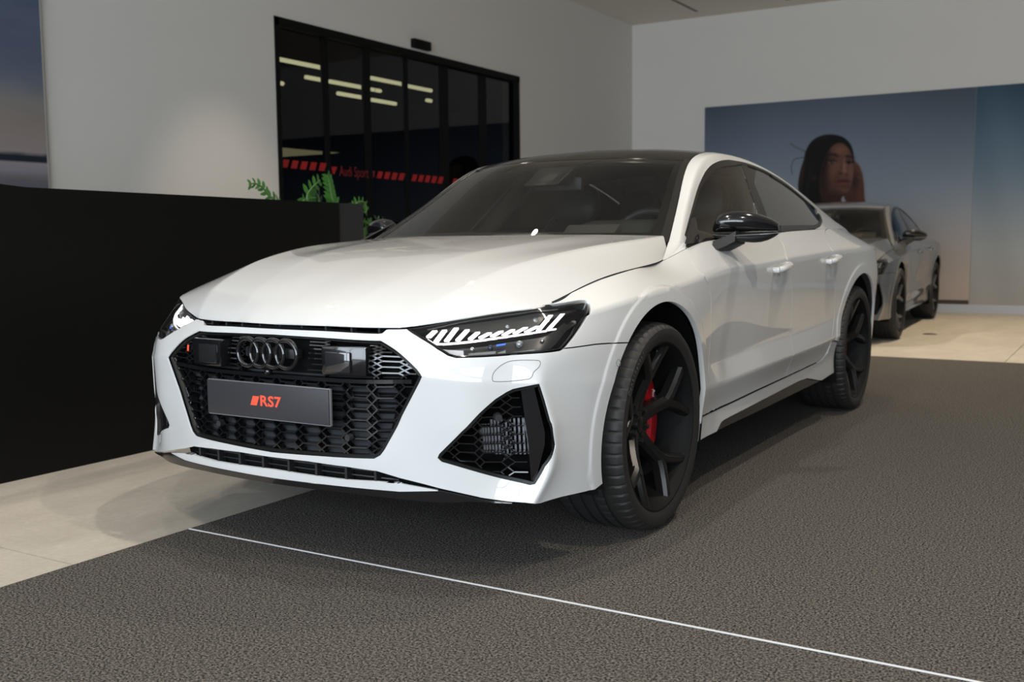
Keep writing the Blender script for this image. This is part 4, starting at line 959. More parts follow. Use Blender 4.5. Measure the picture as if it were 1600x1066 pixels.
def seat(x, y=1.55, w=.50, rear=False):
    s = empty('seat', (x, y, 0), 0, car)
    def cushion(name, secs, m=SEAT):
        """secs: (y, z, half width, half depth) from bottom to top"""
        bm = bmesh.new(); rings = []
        for yy, zz, hw, hd in secs:
            rings.append([bm.verts.new((hw*math.copysign(abs(math.cos(a))**.5, math.cos(a)), yy+hd*math.copysign(abs(math.sin(a))**.6, math.sin(a)), zz)) for a in np.linspace(0, 2*PI, 25)[:-1]])
        for A, Bq in zip(rings, rings[1:]):
            for k in range(24): bm.faces.new((A[k], A[(k+1) % 24], Bq[(k+1) % 24], Bq[k]))
        bm.faces.new(rings[0]); bm.faces.new(rings[-1]); bmesh.ops.recalc_face_normals(bm, faces=bm.faces); return from_bm(name, bm, m, s)
    box('seat_cushion', (0, -.12, .55), (w, .52, .16), SEAT, s, .05)
    cushion('backrest', [(.14,.55,w*.46,.07),(.19,.70,w*.50,.075),(.24,.88,w*.52,.07),(.29,1.02,w*.46,.06),(.315,1.09,w*.36,.05),(.325,1.12,w*.28,.035)])
    cushion('headrest', [(.315,1.12,.10,.03),(.325,1.15,.135,.05),(.34,1.22,.14,.055),(.35,1.285,.115,.045),(.355,1.31,.08,.025)])
    return s
seat(.37); seat(-.37); seat(.38, 2.42, .58); seat(-.38, 2.42, .58)
prism('rear_shelf', [(2.8,.95),(3.5,.98),(3.5,.6),(2.8,.6)], -.68, .68, CAB, car)
# headliner under the roof, door cards, inner pillars
hl_ = gp('headliner', [(sc[2]+.04, 0), (sc[5]-.3, 0), (sc[5]-.3, gv[2]-.004), (sc[2]+.04, gv[2]-.004)], HEADL, True, gap=0, flange=0)
hl_.location.z = -.035
for o_ in [panel('door_card', B, [(B.Uc[13]+.02, B.V[1]), (B.Uc[17]-.05, B.V[1]), (B.Uc[17]-.05, B.V[6]-.005), (B.Uc[13]+.02, B.V[6]-.005)], [], CAB, car, step=.06, off=-.06, flip=BFLIP, flange=0, gap=0)]: mirror_obj(o_)
pb = [G.ev(np.array([u_]), np.array([v_]))[0]+[-.05, 0, 0] for u_, v_ in ((s1[0, 0]+.04, s1[0, 1]), (s1[1, 0]+.06, gv[5]))]
bpil = tube('inner_pillar', [pb[0], (pb[0]+pb[1])/2, pb[1], pb[1]-[0, 0, .4]], [.04, .045, .055, .06], HEADL, car, 10); mirror_obj(bpil)
# mirror and camera housing behind the windscreen
iv = empty('interior_mirror', parent=car)
box('mirror_glass', (.0, .99, 1.275), (.24, .035, .065), SATIN, iv, .012, Matrix.Rotation(.12, 3, 'Z'))
tube('mirror_stem', [(.0, .98, 1.29), (0, .95, 1.325)], .012, SATIN, iv)
prism('camera_housing', [(.80,1.262),(.97,1.352),(1.02,1.355),(1.0,1.31),(.90,1.262)], -.09, .09, SATIN, car, .008)
from_py('camera_shade', [(-.03, .835, 1.283), (.05, .835, 1.283), (.05, .90, 1.317), (.0, .90, 1.317)], [(0, 1, 2, 3)], DASHL, car)

# ------------------------------------------------------------------ the showroom
XL, YB, ZC, XR, YF = -4.354, 11.363, 4.187, 10.0, -9.0
WALL = mat('wall_paint', (.69, .665, .62), .85, vary=(1.5, .02), spec=.2)
CEIL = mat('ceiling_paint', (.74, .71, .66), .9, vary=(1.2, .03), spec=.2)
def slab(name, x0, x1, y0, y1, z0, z1, m, parent=None):
    o = box(name, ((x0+x1)/2, (y0+y1)/2, (z0+z1)/2), (x1-x0, y1-y0, z1-z0), m, parent); return o
fl0 = slab('floor', XL-2.5, XR, YF, YB+.2, -.10, -.014, mat('screed', (.10, .095, .09), .9)); fl0['kind'] = 'structure'
def tile_mat():
    m = bpy.data.materials.new('stone_tile'); m.use_nodes = True; nt = m.node_tree; b = nt.nodes['Principled BSDF']; tc = nt.nodes.new('ShaderNodeTexCoord')
    n = nt.nodes.new('ShaderNodeTexNoise'); n.inputs['Scale'].default_value = 3.5; n.inputs['Detail'].default_value = 9; n.inputs['Roughness'].default_value = .65
    n2 = nt.nodes.new('ShaderNodeTexNoise'); n2.inputs['Scale'].default_value = 60; n2.inputs['Detail'].default_value = 4
    mp = nt.nodes.new('ShaderNodeMapping'); mp.inputs['Scale'].default_value = (1, .45, 1)
    r = nt.nodes.new('ShaderNodeValToRGB'); r.color_ramp.elements[0].position = .32; r.color_ramp.elements[0].color = (.43, .385, .325, 1); r.color_ramp.elements[1].position = .70; r.color_ramp.elements[1].color = (.54, .49, .42, 1)
    mx = nt.nodes.new('ShaderNodeMix'); mx.data_type = 'RGBA'; mx.blend_type = 'OVERLAY'; mx.inputs[0].default_value = .15
    L = nt.links.new; L(tc.outputs['Object'], mp.inputs[0]); L(mp.outputs[0], n.inputs['Vector']); L(tc.outputs['Object'], n2.inputs['Vector']); L(n.outputs[0], r.inputs[0]); L(r.outputs[0], mx.inputs[6]); L(n2.outputs[0], mx.inputs[7]); L(mx.outputs[2], b.inputs['Base Color'])
    b.inputs['Roughness'].default_value = .48; b.inputs['Specular IOR Level'].default_value = .35
    return m
TILE = tile_mat()
xs = [XL-.1, -2.55, -.5505, 1.45, 3.45, 5.45, 10.0]; ys = [-9.0, -7.3, -4.3, -1.283, 2.2, 5.9, YB+.02]
for i in range(len(xs)-1):
    for j in range(len(ys)-1):
        g = .0026; slab('tile', xs[i]+g, xs[i+1]-g, ys[j]+g, ys[j+1]-g, -.03, -.006, TILE, fl0)
def carpet_mat(name, dark, light):
    m = bpy.data.materials.new(name); m.use_nodes = True; nt = m.node_tree; b = nt.nodes['Principled BSDF']; tc = nt.nodes.new('ShaderNodeTexCoord')
    n = nt.nodes.new('ShaderNodeTexNoise'); n.inputs['Scale'].default_value = 150; n.inputs['Detail'].default_value = 2; n.inputs['Roughness'].default_value = .75
    n3 = nt.nodes.new('ShaderNodeTexNoise'); n3.inputs['Scale'].default_value = 2.2
    v = nt.nodes.new('ShaderNodeTexVoronoi'); v.inputs['Scale'].default_value = 150
    r = nt.nodes.new('ShaderNodeValToRGB'); r.color_ramp.elements[0].position = .40; r.color_ramp.elements[0].color = (*dark, 1); r.color_ramp.elements[1].position = .66; r.color_ramp.elements[1].color = (*light, 1)
    ad = nt.nodes.new('ShaderNodeMath'); ad.operation = 'MULTIPLY_ADD'; ad.inputs[1].default_value = .25
    bp = nt.nodes.new('ShaderNodeBump'); bp.inputs['Strength'].default_value = .9; bp.inputs['Distance'].default_value = .006
    L = nt.links.new; L(tc.outputs['Object'], n.inputs['Vector']); L(tc.outputs['Object'], v.inputs['Vector']); L(v.outputs['Distance'], ad.inputs[0]); L(n.outputs[0], ad.inputs[2]); L(n.outputs[0], r.inputs[0]); L(r.outputs[0], b.inputs['Base Color']); L(ad.outputs[0], bp.inputs['Height']); L(bp.outputs[0], b.inputs['Normal'])
    b.inputs['Roughness'].default_value = .95; b.inputs['Specular IOR Level'].default_value = .1; return m
CARP = carpet_mat('carpet_loop', (.012, .0115, .011), (.215, .195, .174))
tag(slab('carpet', -.535, XR-.05, -.812, 5.76, -.006, -.0002, CARP), 'dark grey speckled carpet under the white car', 'carpet')
tag(slab('carpet', -.535, XR-.05, YF+.05, -.826, -.006, -.0002, CARP), 'dark grey speckled carpet in front of the white seam strip', 'carpet')
WSTRIP = mat('strip_white', (.62, .62, .63), .45)
tag(box('seam_strip', (4.70, -.819, -.0015), (10.47, .0065, .006), WSTRIP, None, .001), 'thin white seam strip between the two dark carpets', 'strip')
# walls: the left one with the wide door opening
def wall(name, boxes, m=WALL):
    bm = bmesh.new()
    for x0, x1, y0, y1, z0, z1 in boxes: add_box(bm, ((x0+x1)/2, (y0+y1)/2, (z0+z1)/2), (x1-x0, y1-y0, z1-z0))
    o = from_bm(name, bm, m, None, smooth=False); o['kind'] = 'structure'; return o
DY0, DY1, DZ = 3.715, 8.0, 3.015
wall('wall_left', [(XL-.25, XL, YF, DY0, -.006, ZC), (XL-.25, XL, DY1, YB+.2, -.006, ZC), (XL-.25, XL, DY0, DY1, DZ, ZC)])
wall('wall_back', [(XL, XR, YB, YB+.2, -.006, ZC)])
wall('wall_right', [(XR, XR+.2, YF, YB+.2, -.03, ZC)], mat('wall_dark', (.06, .058, .055), .8))
wall('wall_front', [(XL, XR, YF-.2, YF, -.03, .12), (XL, XR, YF-.2, YF, 4.02, ZC), (XL, XL+.3, YF-.2, YF, .12, 4.02), (9.7, XR, YF-.2, YF, .12, 4.02)])
ce = slab('ceiling', XL-.25, XR+.2, YF-.2, YB+.2, ZC, ZC+.1, CEIL); ce['kind'] = 'structure'
for k, x in enumerate((-3.2, -1.9)):
    slab('ceiling_groove', x, x+.05, 4.0, YB-.4, ZC-.004, ZC+.001, mat('groove_grey%d' % k, (.22, .21, .20), .9), ce)
# shop window behind the photographer: frame and glass bars
WFR = mat('window_frame', (.05, .05, .055), .5)
wf_ = empty('window_1', (0, YF, 0)); wf_['kind'] = 'structure'
for x in np.linspace(-4.0, 9.7, 8): box('window_post', (x, -.05, 2.07), (.09, .10, 3.9), WFR, wf_)
for z in (.16, 3.0, 3.98): box('window_rail', (2.85, -.05, z), (13.7, .08, .08), WFR, wf_)
slab('baseboard_back', XL+.01, XR, YB-.035, YB, -.006, .105, mat('skirting_pale', (.42, .45, .50), .5))['kind'] = 'structure'
# ---- glass door
FRM = mat('door_frame_black', (.004, .004, .004), .6, spec=.12)
DGL = glass('door_glass', (.30, .30, .29), .022, gcol=(.75, .75, .82))
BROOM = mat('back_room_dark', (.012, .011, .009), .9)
dr = empty('door_1', (XL, 0, 0)); dr['kind'] = 'structure'
X0 = -.06
box('door_frame', (X0, (DY0+DY1)/2, DZ-.035), (.14, DY1-DY0, .07), FRM, dr)
for y in (DY0+.025, DY1-.03): box('door_frame', (X0, y, DZ/2), (.14, .05, DZ), FRM, dr)
my_ = lambda a, b: ((at((a, 190), x=XL-.06)[1]+at((b, 190), x=XL-.06)[1])/2, at((b, 190), x=XL-.06)[1]-at((a, 190), x=XL-.06)[1])
mull = [my_(505, 514), my_(568, 579), my_(631, 637.5), my_(686, 700), my_(747, 759)]
edges_ = [DY0+.05]+[m for m, _ in mull]+[DY1-.05]
for m, w in mull: box('door_mullion', (X0-.006, m, DZ/2-.03), (.03, w, DZ-.07), FRM, dr)
for a, b in zip(edges_, edges_[1:]): box('door_pane', (X0, (a+b)/2, DZ/2-.03), (.012, b-a, DZ-.09), DGL, dr)
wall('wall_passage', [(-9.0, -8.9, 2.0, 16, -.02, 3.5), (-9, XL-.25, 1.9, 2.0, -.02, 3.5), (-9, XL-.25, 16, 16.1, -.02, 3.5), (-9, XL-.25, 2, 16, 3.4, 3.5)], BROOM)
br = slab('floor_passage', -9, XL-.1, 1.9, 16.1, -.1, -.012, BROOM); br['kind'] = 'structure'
box('threshold', (XL-.12, (DY0+DY1)/2, -.008), (.24, DY1-DY0, .012), FRM)['kind'] = 'structure'
# tube lamps hanging in the passage behind the glass
TUBE = mat('tube_lamp_glow', (.9, .9, .7), .4, emit=(1.0, .98, .62), estr=4.5); 
ccrop = lambda x, y: (420+x*.25, y*.25)
bars_ = [((65,368),(335,427),7.0),((230,483),(338,500),5),((36,517),(88,520),5),((380,509),(590,548),6.5),((430,583),(590,611),6),((640,489),(845,527),6.5),((640,560),(698,568),5.5),((642,622),(793,651),5.5),((872,539),(1015,567),6),((986,627),(1014,630),5)]
lamp_words = ['long tube lamp in the first door pane, highest of its pane', 'short tube lamp in the first door pane, right below the long one', 'stub of a tube lamp at the left edge of the glass door', 'upper long tube lamp in the second door pane', 'lower tube lamp in the second door pane', 'upper long tube lamp in the third door pane', 'short stub of a tube lamp in the middle of the third door pane', 'lowest tube lamp in the third door pane', 'long tube lamp in the fourth door pane', 'tiny dot of a tube lamp in the fourth door pane']
for (a, b, th), wd, XT in zip(bars_, lamp_words, (-5.6, -5.9, -6.2, -5.6, -5.9, -5.6, -6.2, -5.9, -5.6, -5.9)):
    A, Bq = at(ccrop(*a), x=XT), at(ccrop(*b), x=XT); z = (A[2]+Bq[2])/2
    lm = empty('tube_lamp', (XT, (A[1]+Bq[1])/2, z)); tag(lm, wd, 'lamp', 'tube lamps behind the glass door')
    L_ = abs(Bq[1]-A[1])/2; tube('tube', [(0, -L_, 0), (0, L_, 0)], .023, TUBE, lm, 10)
    for s in (-.7, .7): tube('hanger', [(0, s*L_, .02), (0, s*L_, 3.4-z)], .003, FRM, lm, 5)
tb = empty('reflection_board', tuple(at((466, 238), x=-5.6)-[0, 0, 0])); tag(tb, 'pale glowing board standing in for a reflection in the left door pane', 'reflection')  # added glowing board, stands in for a bright reflection in the glass
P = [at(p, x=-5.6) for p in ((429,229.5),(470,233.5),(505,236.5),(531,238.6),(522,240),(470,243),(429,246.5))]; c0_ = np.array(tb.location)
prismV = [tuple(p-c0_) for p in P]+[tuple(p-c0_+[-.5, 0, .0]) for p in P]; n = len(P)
from_py('board', prismV, [tuple(range(n)), tuple(range(2*n-1, n-1, -1))]+[(i, (i+1) % n, n+(i+1) % n, n+i) for i in range(n)], mat('reflection_glow', (.75, .70, .42), .6, emit=(.75, .70, .40), estr=1.3), tb)
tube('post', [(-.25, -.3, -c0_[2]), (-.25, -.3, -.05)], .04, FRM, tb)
# red band on the glass
REDF = mat('red_film', (.42, .008, .010), .5); REDD = mat('red_film_dim', (.15, .006, .008), .5)
dcrop = lambda x, y: (380+x*.2, 240+y*.2)
XG = XL+X0+.0125
stick = empty('door_sticker_band', (XG, 5.2, 1.5)); tag(stick, 'band of red slanted blocks and lettering stuck on the glass door', 'sticker')
def decal(name, quad, m):
    V = [at(dcrop(*q), x=XG)-np.array(stick.location) for q in quad]; n = len(V); V = V+[v-[.002, 0, 0] for v in V]
    return from_py(name, V, [tuple(range(n)), tuple(range(2*n-1, n-1, -1))]+[(i, (i+1) % n, n+(i+1) % n, n+i) for i in range(n)], m, stick)
for cx, cy, w, h, m in [(330,78,46,62,REDF),(403,86,46,62,REDF),(475,93,46,62,REDF),(547,99,46,62,REDF),(620,104,46,62,REDF),(1068,167,36,54,REDF),(1125,172,36,54,REDF),(1182,177,36,54,REDF),(1238,181,36,54,REDF),(1338,190,33,52,REDF),(1390,194,33,52,REDF),(1442,198,33,52,REDF),(1492,203,33,52,REDF),(1543,207,33,52,REDF),(1655,222,33,50,REDF),(1705,226,33,50,REDF)]:
    decal('red_block', [(cx-w/2-8, cy+h/2-2), (cx+w/2-8, cy+h/2+2), (cx+w/2+8, cy-h/2+2), (cx-w/2+8, cy-h/2-2)], m)
decal('red_block', [(690,102),(735,104),(712,162),(700,160)], REDF); decal('red_block', [(1012,134),(1030,136),(1024,188),(1016,187)], REDD)
pa, pb_ = at(dcrop(742, 138), x=XG), at(dcrop(988, 156), x=XG)
text_mesh('sticker_lettering', 'Audi Sport', .145, mat('red_letters_dim', (.20, .007, .010), .5), stick, Matrix.Translation(((0, (pa[1]+pb_[1])/2-5.2, (pa[2]+pb_[2])/2-1.5))) @ Matrix.Rotation(PI/2, 4, 'Z') @ Matrix.Rotation(PI/2, 4, 'X') @ Matrix.Diagonal(((pb_[1]-pa[1])/.69, 1, 1, 1)))
sn = at((654.5, 70.5), x=XL); s_ = box('door_sensor', (XL+.03, sn[1], sn[2]), (.06, .30, .095), FRM, None, .01); tag(s_, 'small black sensor box on the wall above the glass door', 'sensor')
# ---- printed pictures (flat prints: colour per point of a fine grid)
def print_mat(name, rough=.7):
    m = bpy.data.materials.new(name); m.use_nodes = True; nt = m.node_tree; b = nt.nodes['Principled BSDF']; a = nt.nodes.new('ShaderNodeVertexColor'); a.layer_name = 'print'
    nt.links.new(a.outputs[0], b.inputs['Base Color']); b.inputs['Roughness'].default_value = rough; b.inputs['Specular IOR Level'].default_value = .2; return m
def lin(c): c = np.asarray(c, float)/255; return np.where(c <= .04045, c/12.92, ((c+.055)/1.055)**2.4)
def print_grid(name, O, U, V, nu, nv, fn, parent, gain):
    a, b = np.meshgrid(np.linspace(0, 1, nu), np.linspace(0, 1, nv), indexing='ij'); P = np.asarray(O)+a.ravel()[:, None]*np.asarray(U)+b.ravel()[:, None]*np.asarray(V)
    F_ = [(i*nv+j, (i+1)*nv+j, (i+1)*nv+j+1, i*nv+j+1) for i in range(nu-1) for j in range(nv-1)]
    me = bpy.data.meshes.new(name); me.from_pydata(P.tolist(), [], F_); me.update()
    col = np.clip(lin(fn(a.ravel(), b.ravel(), P))*gain, 0, 1); at_ = me.color_attributes.new('print', 'FLOAT_COLOR', 'POINT'); at_.data.foreach_set('color', np.c_[col, np.ones(len(col))].ravel().astype(np.float32))
    return link(name, me, print_mat(name+'_ink'), parent)
def ramp(t, stops):
    x = [s[0] for s in stops]; return np.stack([np.interp(t, x, [s[1][k] for s in stops]) for k in range(3)], 1)
def sm(x, a, b): t = np.clip((x-a)/(b-a), 0, 1); return t*t*(3-2*t)
def vnoise(x, y, sx, sy, seed=0, oct=4):
    r = np.random.default_rng(seed); out = np.zeros_like(x); amp = 1; tot = 0
    for o in range(oct):
        g = r.random((64, 64)); X, Y = x*sx*2**o, y*sy*2**o; xi, yi = np.floor(X).astype(int), np.floor(Y).astype(int); fx, fy = X-xi, Y-yi; fx = fx*fx*(3-2*fx); fy = fy*fy*(3-2*fy)
        f = lambda i, j: g[(xi+i) % 64, (yi+j) % 64]
        out += amp*((f(0, 0)*(1-fx)+f(1, 0)*fx)*(1-fy)+(f(0, 1)*(1-fx)+f(1, 1)*fx)*fy); tot += amp; amp *= .5
    return out/tot
# left picture: a lake under a cloudy evening sky
PL = empty('wall_picture', (XL+.03, -.9, 2.6)); tag(PL, 'big picture of a lake under evening clouds above the black counter', 'picture')
LY1 = 1.36
def lake(a, b, P):
    px = proj(P+np.array(PL.location)) if False else None
    y = a*4.6-3.24; z = .9+b*3.2; n = vnoise(y+9, z, .9, 2.2, 3); n2 = vnoise(y+5, z, 1.5, 6, 5)
    c = ramp(z, [(.9,(62,64,72)),(1.40,(66,68,78)),(1.47,(80,76,78)),(1.52,(98,96,104)),(1.60,(106,100,100)),(1.72,(100,92,90)),(1.85,(96,88,84)),(2.0,(92,90,88)),(2.15,(70,74,84)),(2.5,(62,68,82)),(3.1,(52,60,78)),(4.1,(44,52,70))])
    cl = sm(n+.25*(z-2.2), .42, .62)*sm(z, 2.0, 2.4)*.3; c = c*(1-cl[:, None])+np.array([50, 57, 74])*cl[:, None]
    c = c+(n2[:, None]-.5)*16
    sh = 1.575+.012*vnoise(y, y*0, 4, 1, 8); m = sm(z, sh-.0, sh+.006)*(1-sm(z, sh+.052, sh+.060+.008*vnoise(y, y*0, 12, 1, 9))); c = c*(1-m[:, None])+np.array([20, 24, 32])*m[:, None]
    s = sm(vnoise(y, z, 1.2, 9, 11), .55, .68)*(1-sm(z, 1.47, 1.50)); c = c*(1-s[:, None]*.5)+np.array([86, 70, 56])*s[:, None]*.5
    return c
print_grid('picture_print', (.001, -3.24+.9, -1.7), (0, 4.6, 0), (0, 0, 3.2), 180, 200, lake, PL, 2.3)
slab('picture_frame', -.03, 0, -3.26+.9, LY1+.9+.012, -1.72, 1.52, mat('picture_edge', (.42, .40, .37), .6), PL)
# back picture: a blue sky print with a woman, second print beside it
PX0, PX1, PZ0, PZ1 = -3.19, .455, .105, 2.892
PB = empty('wall_picture', (PX0, YB-.03, PZ0)); tag(PB, 'wide sky blue picture of a dark haired woman behind the grey car', 'picture')
mid_c = lambda a, b, P: ramp(b, [(0,(142,130,122)),(.1,(142,131,124)),(.3,(134,130,130)),(.55,(116,124,132)),(.8,(90,100,112)),(1,(68,76,87))])*(1-.12*sm(a, .55, 1.0)*sm(b, .4, 1))[:, None]-(10*sm(a, .3, 0))[:, None]
print_grid('picture_print', (0, .015, 0), (PX1-PX0, 0, 0), (0, 0, PZ1-PZ0), 60, 60, mid_c, PB, 1.6)
slab('picture_panel', 0, PX1-PX0, .02, .03, 0, PZ1-PZ0, mat('panel_edge', (.3, .3, .3), .7), PB)
slab('picture_bottom_band', 2.0, PX1-PX0-.005, .010, .02, 0, .055, mat('band_brown', (.05, .035, .03), .7), PB)
# the woman's head and hand, printed: drawn in the picture's own plane from soft shapes
ecrop = lambda x, y: at((1230+x*140/1066., 190+y*140/1066.), y=YB-.03)
def to_w(pts): return np.array([[ecrop(*p)[0]-PX0, ecrop(*p)[2]-PZ0] for p in pts])
hair = [(350,985),(260,960),(170,880),(135,800),(140,680),(165,560),(205,440),(225,350),(280,250),(370,180),(500,148),(620,160),(700,195),(762,262),(795,350),(803,450),(796,478),(782,400),(745,315),(690,262),(640,244),(575,262),(510,320),(462,400),(425,500),(398,620),(392,760),(410,880),(440,985)]
face = [(520,300),(570,260),(640,240),(720,270),(775,350),(800,440),(806,540),(794,640),(775,740),(748,812),(705,852),(650,862),(560,850),(470,830),(410,760),(400,640),(410,520),(450,400)]
neck = [(420,740),(560,800),(668,850),(655,900),(640,1010),(420,1010),(400,900)]
hand = [(800,455),(840,480),(880,540),(905,620),(920,720),(925,850),(935,1000),(770,1000),(730,950),(690,880),(700,860),(750,820),(780,720),(800,600)]
shirt = [(330,970),(390,945),(440,965),(470,1010),(300,1010)]
ox = to_w([(0, 0), (1066, 1066)]); lo = np.array([min(ox[:, 0]), min(ox[:, 1])]); hi = np.array([max(ox[:, 0]), max(ox[:, 1])])
def woman(a, b, P):
    # picture-crop coordinates of each grid point (affine, measured at three corners)
    A = to_w([(0, 0), (1066, 0), (0, 1066)]); M2 = np.array([A[1]-A[0], A[2]-A[0]])/1066; q = (P[:, [0, 2]]-A[0]) @ np.linalg.inv(M2)
    x, y = q[:, 0], q[:, 1]
    W_ = lo[0]+a*(hi[0]-lo[0]); H_ = lo[1]+b*(hi[1]-lo[1])
    c = mid_c(W_/(PX1-PX0), H_/(PZ1-PZ0), None).copy()
    def soft(poly, w):
        poly = smooth_poly(poly, 4, True); d = dist_poly(q, poly); d = np.where(in_poly(q, poly), d, -d); return sm(d, -w, w)
    def blob(cx, cy, rx, ry, rot=0, p=1.0):
        cs, sn_ = math.cos(rot), math.sin(rot); u = ((x-cx)*cs+(y-cy)*sn_)/rx; v = (-(x-cx)*sn_+(y-cy)*cs)/ry; return np.exp(-(u*u+v*v)**p)
    def mixc(m, col): nonlocal c; c = c*(1-m[:, None])+np.array(col)*m[:, None]
    def strand(pts, w, k):
        pts = smooth_poly(pts, 8); d = np.full(len(q), 1e9)
        for i in range(len(pts)-1):
            ab = pts[i+1]-pts[i]; t = np.clip(((q-pts[i]) @ ab)/(ab @ ab), 0, 1); d = np.minimum(d, np.linalg.norm(q-pts[i]-t[:, None]*ab, axis=1))
        mixc(k*np.exp(-(d/w)**2), (58, 52, 50))
    mixc(soft([(200,900),(160,680),(220,440),(300,270),(500,175),(690,220),(785,400),(792,640),(740,812),(650,858),(640,1010),(330,1010)], 10), (40, 27, 25)); mixc(soft([(800,470),(795,640),(745,800),(690,850),(720,900),(850,900),(880,600)], 8), (42, 29, 27))
    strand([(35,260),(100,300),(170,330),(225,355)], 7, .7); strand([(60,620),(50,540),(75,460),(130,432),(210,420)], 8, .6)
    mixc(soft(shirt, 8), (120, 118, 118))
    mixc(soft(hand, 9), (66, 41, 34))
    for fx, fy in ((842,495),(865,565),(868,640)): mixc(.6*blob(fx, fy, 44, 20, .7), (98, 66, 54))
    mixc(.7*blob(818, 690, 40, 90), (34, 23, 21)); mixc(.55*blob(885, 860, 46, 170), (86, 54, 45)); mixc(.5*blob(760, 940, 40, 60), (44, 28, 25))
    mixc(soft(neck, 10), (46, 28, 24)); mixc(.5*blob(600, 960, 50, 70), (66, 41, 34))
    mixc(soft(face, 10), (62, 40, 34))
    f_ = soft(face, 10)
    mixc(f_*np.clip(.8*blob(650, 540, 150, 260)+.5*blob(650, 320, 100, 60), 0, .9), (104, 70, 58))
    mixc(f_*.5*blob(570, 590, 80, 80), (104, 66, 54)); mixc(f_*.55*blob(772, 580, 30, 150), (112, 82, 72))
    mixc(f_*.8*(1-sm(x, 425, 560)), (30, 21, 19)); mixc(f_*.65*sm(y, 760, 865)*(1-.5*blob(700, 800, 60, 50)), (42, 27, 24))
    mixc(.55*blob(610, 640, 40, 110, .25), (60, 39, 33))                                           # cheek beside the nose
    mixc(.9*blob(520, 382, 46, 15, -.10), (24, 18, 17)); mixc(.9*blob(590, 390, 40, 15, .28), (24, 18, 17)); mixc(.9*blob(742, 402, 54, 14, .06), (26, 19, 18))   # brows
    mixc(.55*blob(545, 440, 84, 34), (46, 31, 27)); mixc(.55*blob(748, 446, 58, 32), (48, 33, 29))
    mixc(.92*blob(543, 462, 52, 13, .05, 1.4), (15, 12, 12)); mixc(.9*blob(742, 468, 46, 13, .03, 1.4), (16, 13, 13))       # lashes and irises
    mixc(.75*blob(516, 474, 16, 9), (110, 100, 94)); mixc(.8*blob(572, 474, 13, 9), (122, 112, 106)); mixc(.55*blob(716, 477, 12, 8), (96, 86, 80)); mixc(.5*blob(764, 477, 10, 8), (90, 80, 76))
    mixc(.95*blob(546, 472, 17, 15), (12, 10, 10)); mixc(.95*blob(741, 475, 15, 14), (13, 11, 11)); mixc(.9*blob(551, 467, 5, 5), (170, 165, 160))
    mixc(.6*blob(690, 510, 20, 90), (128, 94, 80)); mixc(.5*blob(655, 520, 16, 80), (62, 41, 35)); mixc(.6*blob(690, 575, 34, 24), (112, 78, 66))
    mixc(.7*blob(650, 600, 24, 14), (34, 22, 20)); mixc(.6*blob(712, 606, 22, 10), (36, 23, 21)); mixc(.4*blob(690, 632, 30, 14), (58, 37, 32))                # nose
    mixc(.8*blob(640, 682, 46, 13, -.28), (62, 28, 28)); mixc(.8*blob(712, 676, 42, 12, .18), (66, 30, 30)); mixc(.92*blob(675, 694, 80, 7, -.06), (26, 13, 13))
    mixc(.8*blob(682, 716, 58, 15, -.04), (98, 50, 48)); mixc(.45*blob(684, 746, 50, 10), (46, 29, 26)); mixc(.45*blob(700, 800, 56, 30), (104, 72, 60))      # mouth, chin
    hs = np.maximum(soft(hair, 9)*(1-.0*x), 0); mixc(hs, (17, 15, 15)); mixc(.75*blob(470, 440, 26, 190, .22)*f_, (22, 17, 16))
    mixc(.55*hs*blob(178, 620, 26, 230, .12), (70, 45, 32)); mixc(.35*hs*blob(260, 700, 18, 260, .1), (44, 31, 26)); mixc(.30*hs*blob(420, 190, 150, 16, -.3), (44, 38, 36)); mixc(.6*hs*blob(330, 655, 30, 36), (58, 37, 31))
    mixc(.25*hs*blob(320, 480, 14, 240, .22), (38, 30, 28))
    return c
wo = print_grid('woman_print', (lo[0], .011, lo[1]), (hi[0]-lo[0], 0, 0), (0, 0, hi[1]-lo[1]), 190, 190, woman, PB, 1.6)
PB2 = empty('wall_picture', (PX1, YB-.03, PZ0)); tag(PB2, 'plain blue to pale picture beside the woman picture', 'picture')
side_c = lambda a, b, P: ramp(b, [(0,(126,124,122)),(.25,(124,127,128)),(.5,(108,118,126)),(.75,(76,94,108)),(1,(44,62,76))])+(3*np.sin(a*40+b*6))[:, None]
print_grid('picture_print', (.006, .012, 0), (4.2, 0, 0), (0, 0, PZ1-PZ0), 120, 50, side_c, PB2, 1.6)
slab('picture_panel', .003, 4.2, .014, .03, 0, PZ1-PZ0, mat('panel_edge2', (.3, .3, .3), .7), PB2)
# ---- black counter and planter
CNT = mat('counter_black', (.0035, .0035, .0035), .45, spec=.15); CNT2 = mat('planter_black', (.012, .012, .013), .5)
ct = empty('reception_counter', (-1.81, -.5, 0)); tag(ct, 'long matt black reception counter on the pale tiles at left', 'counter')
prof = [(-6.5, 1.285), (-.142, 1.276), (-.024, 1.2665), (2.046, 1.2476), (2.046, 0), (-6.5, 0)]
V = [(0, y, z-.004 if z == 0 else z) for y, z in prof]+[(-.75, y, z-.004 if z == 0 else z) for y, z in prof]; n = 6
from_py('counter_body', V, [tuple(range(n)), tuple(range(2*n-1, n-1, -1))]+[(i, (i+1) % n, n+(i+1) % n, n+i) for i in range(n)], CNT, ct)
pp = [at((532,317.5), x=-1.82), at((567.5,318), z=1.2476)]
V2 = [(-1.83,1.552),(-1.787,1.744),(-2.62,2.50),(-2.85,2.45),(-2.85,1.552)]
pl = empty('planter_box', (-2.2, 2.0, 0)); tag(pl, 'dark grey planter box at the right end of the black counter', 'planter')
outer = [(x+2.2, y-2.0) for x, y in V2]; zt = 1.246; inn = [((x)*.86-.04, y*.86) for x, y in outer]
V = [(x, y, -.004) for x, y in outer]+[(x, y, zt) for x, y in outer]+[(x, y, zt) for x, y in inn]+[(x, y, zt-.20) for x, y in inn]; F_ = []
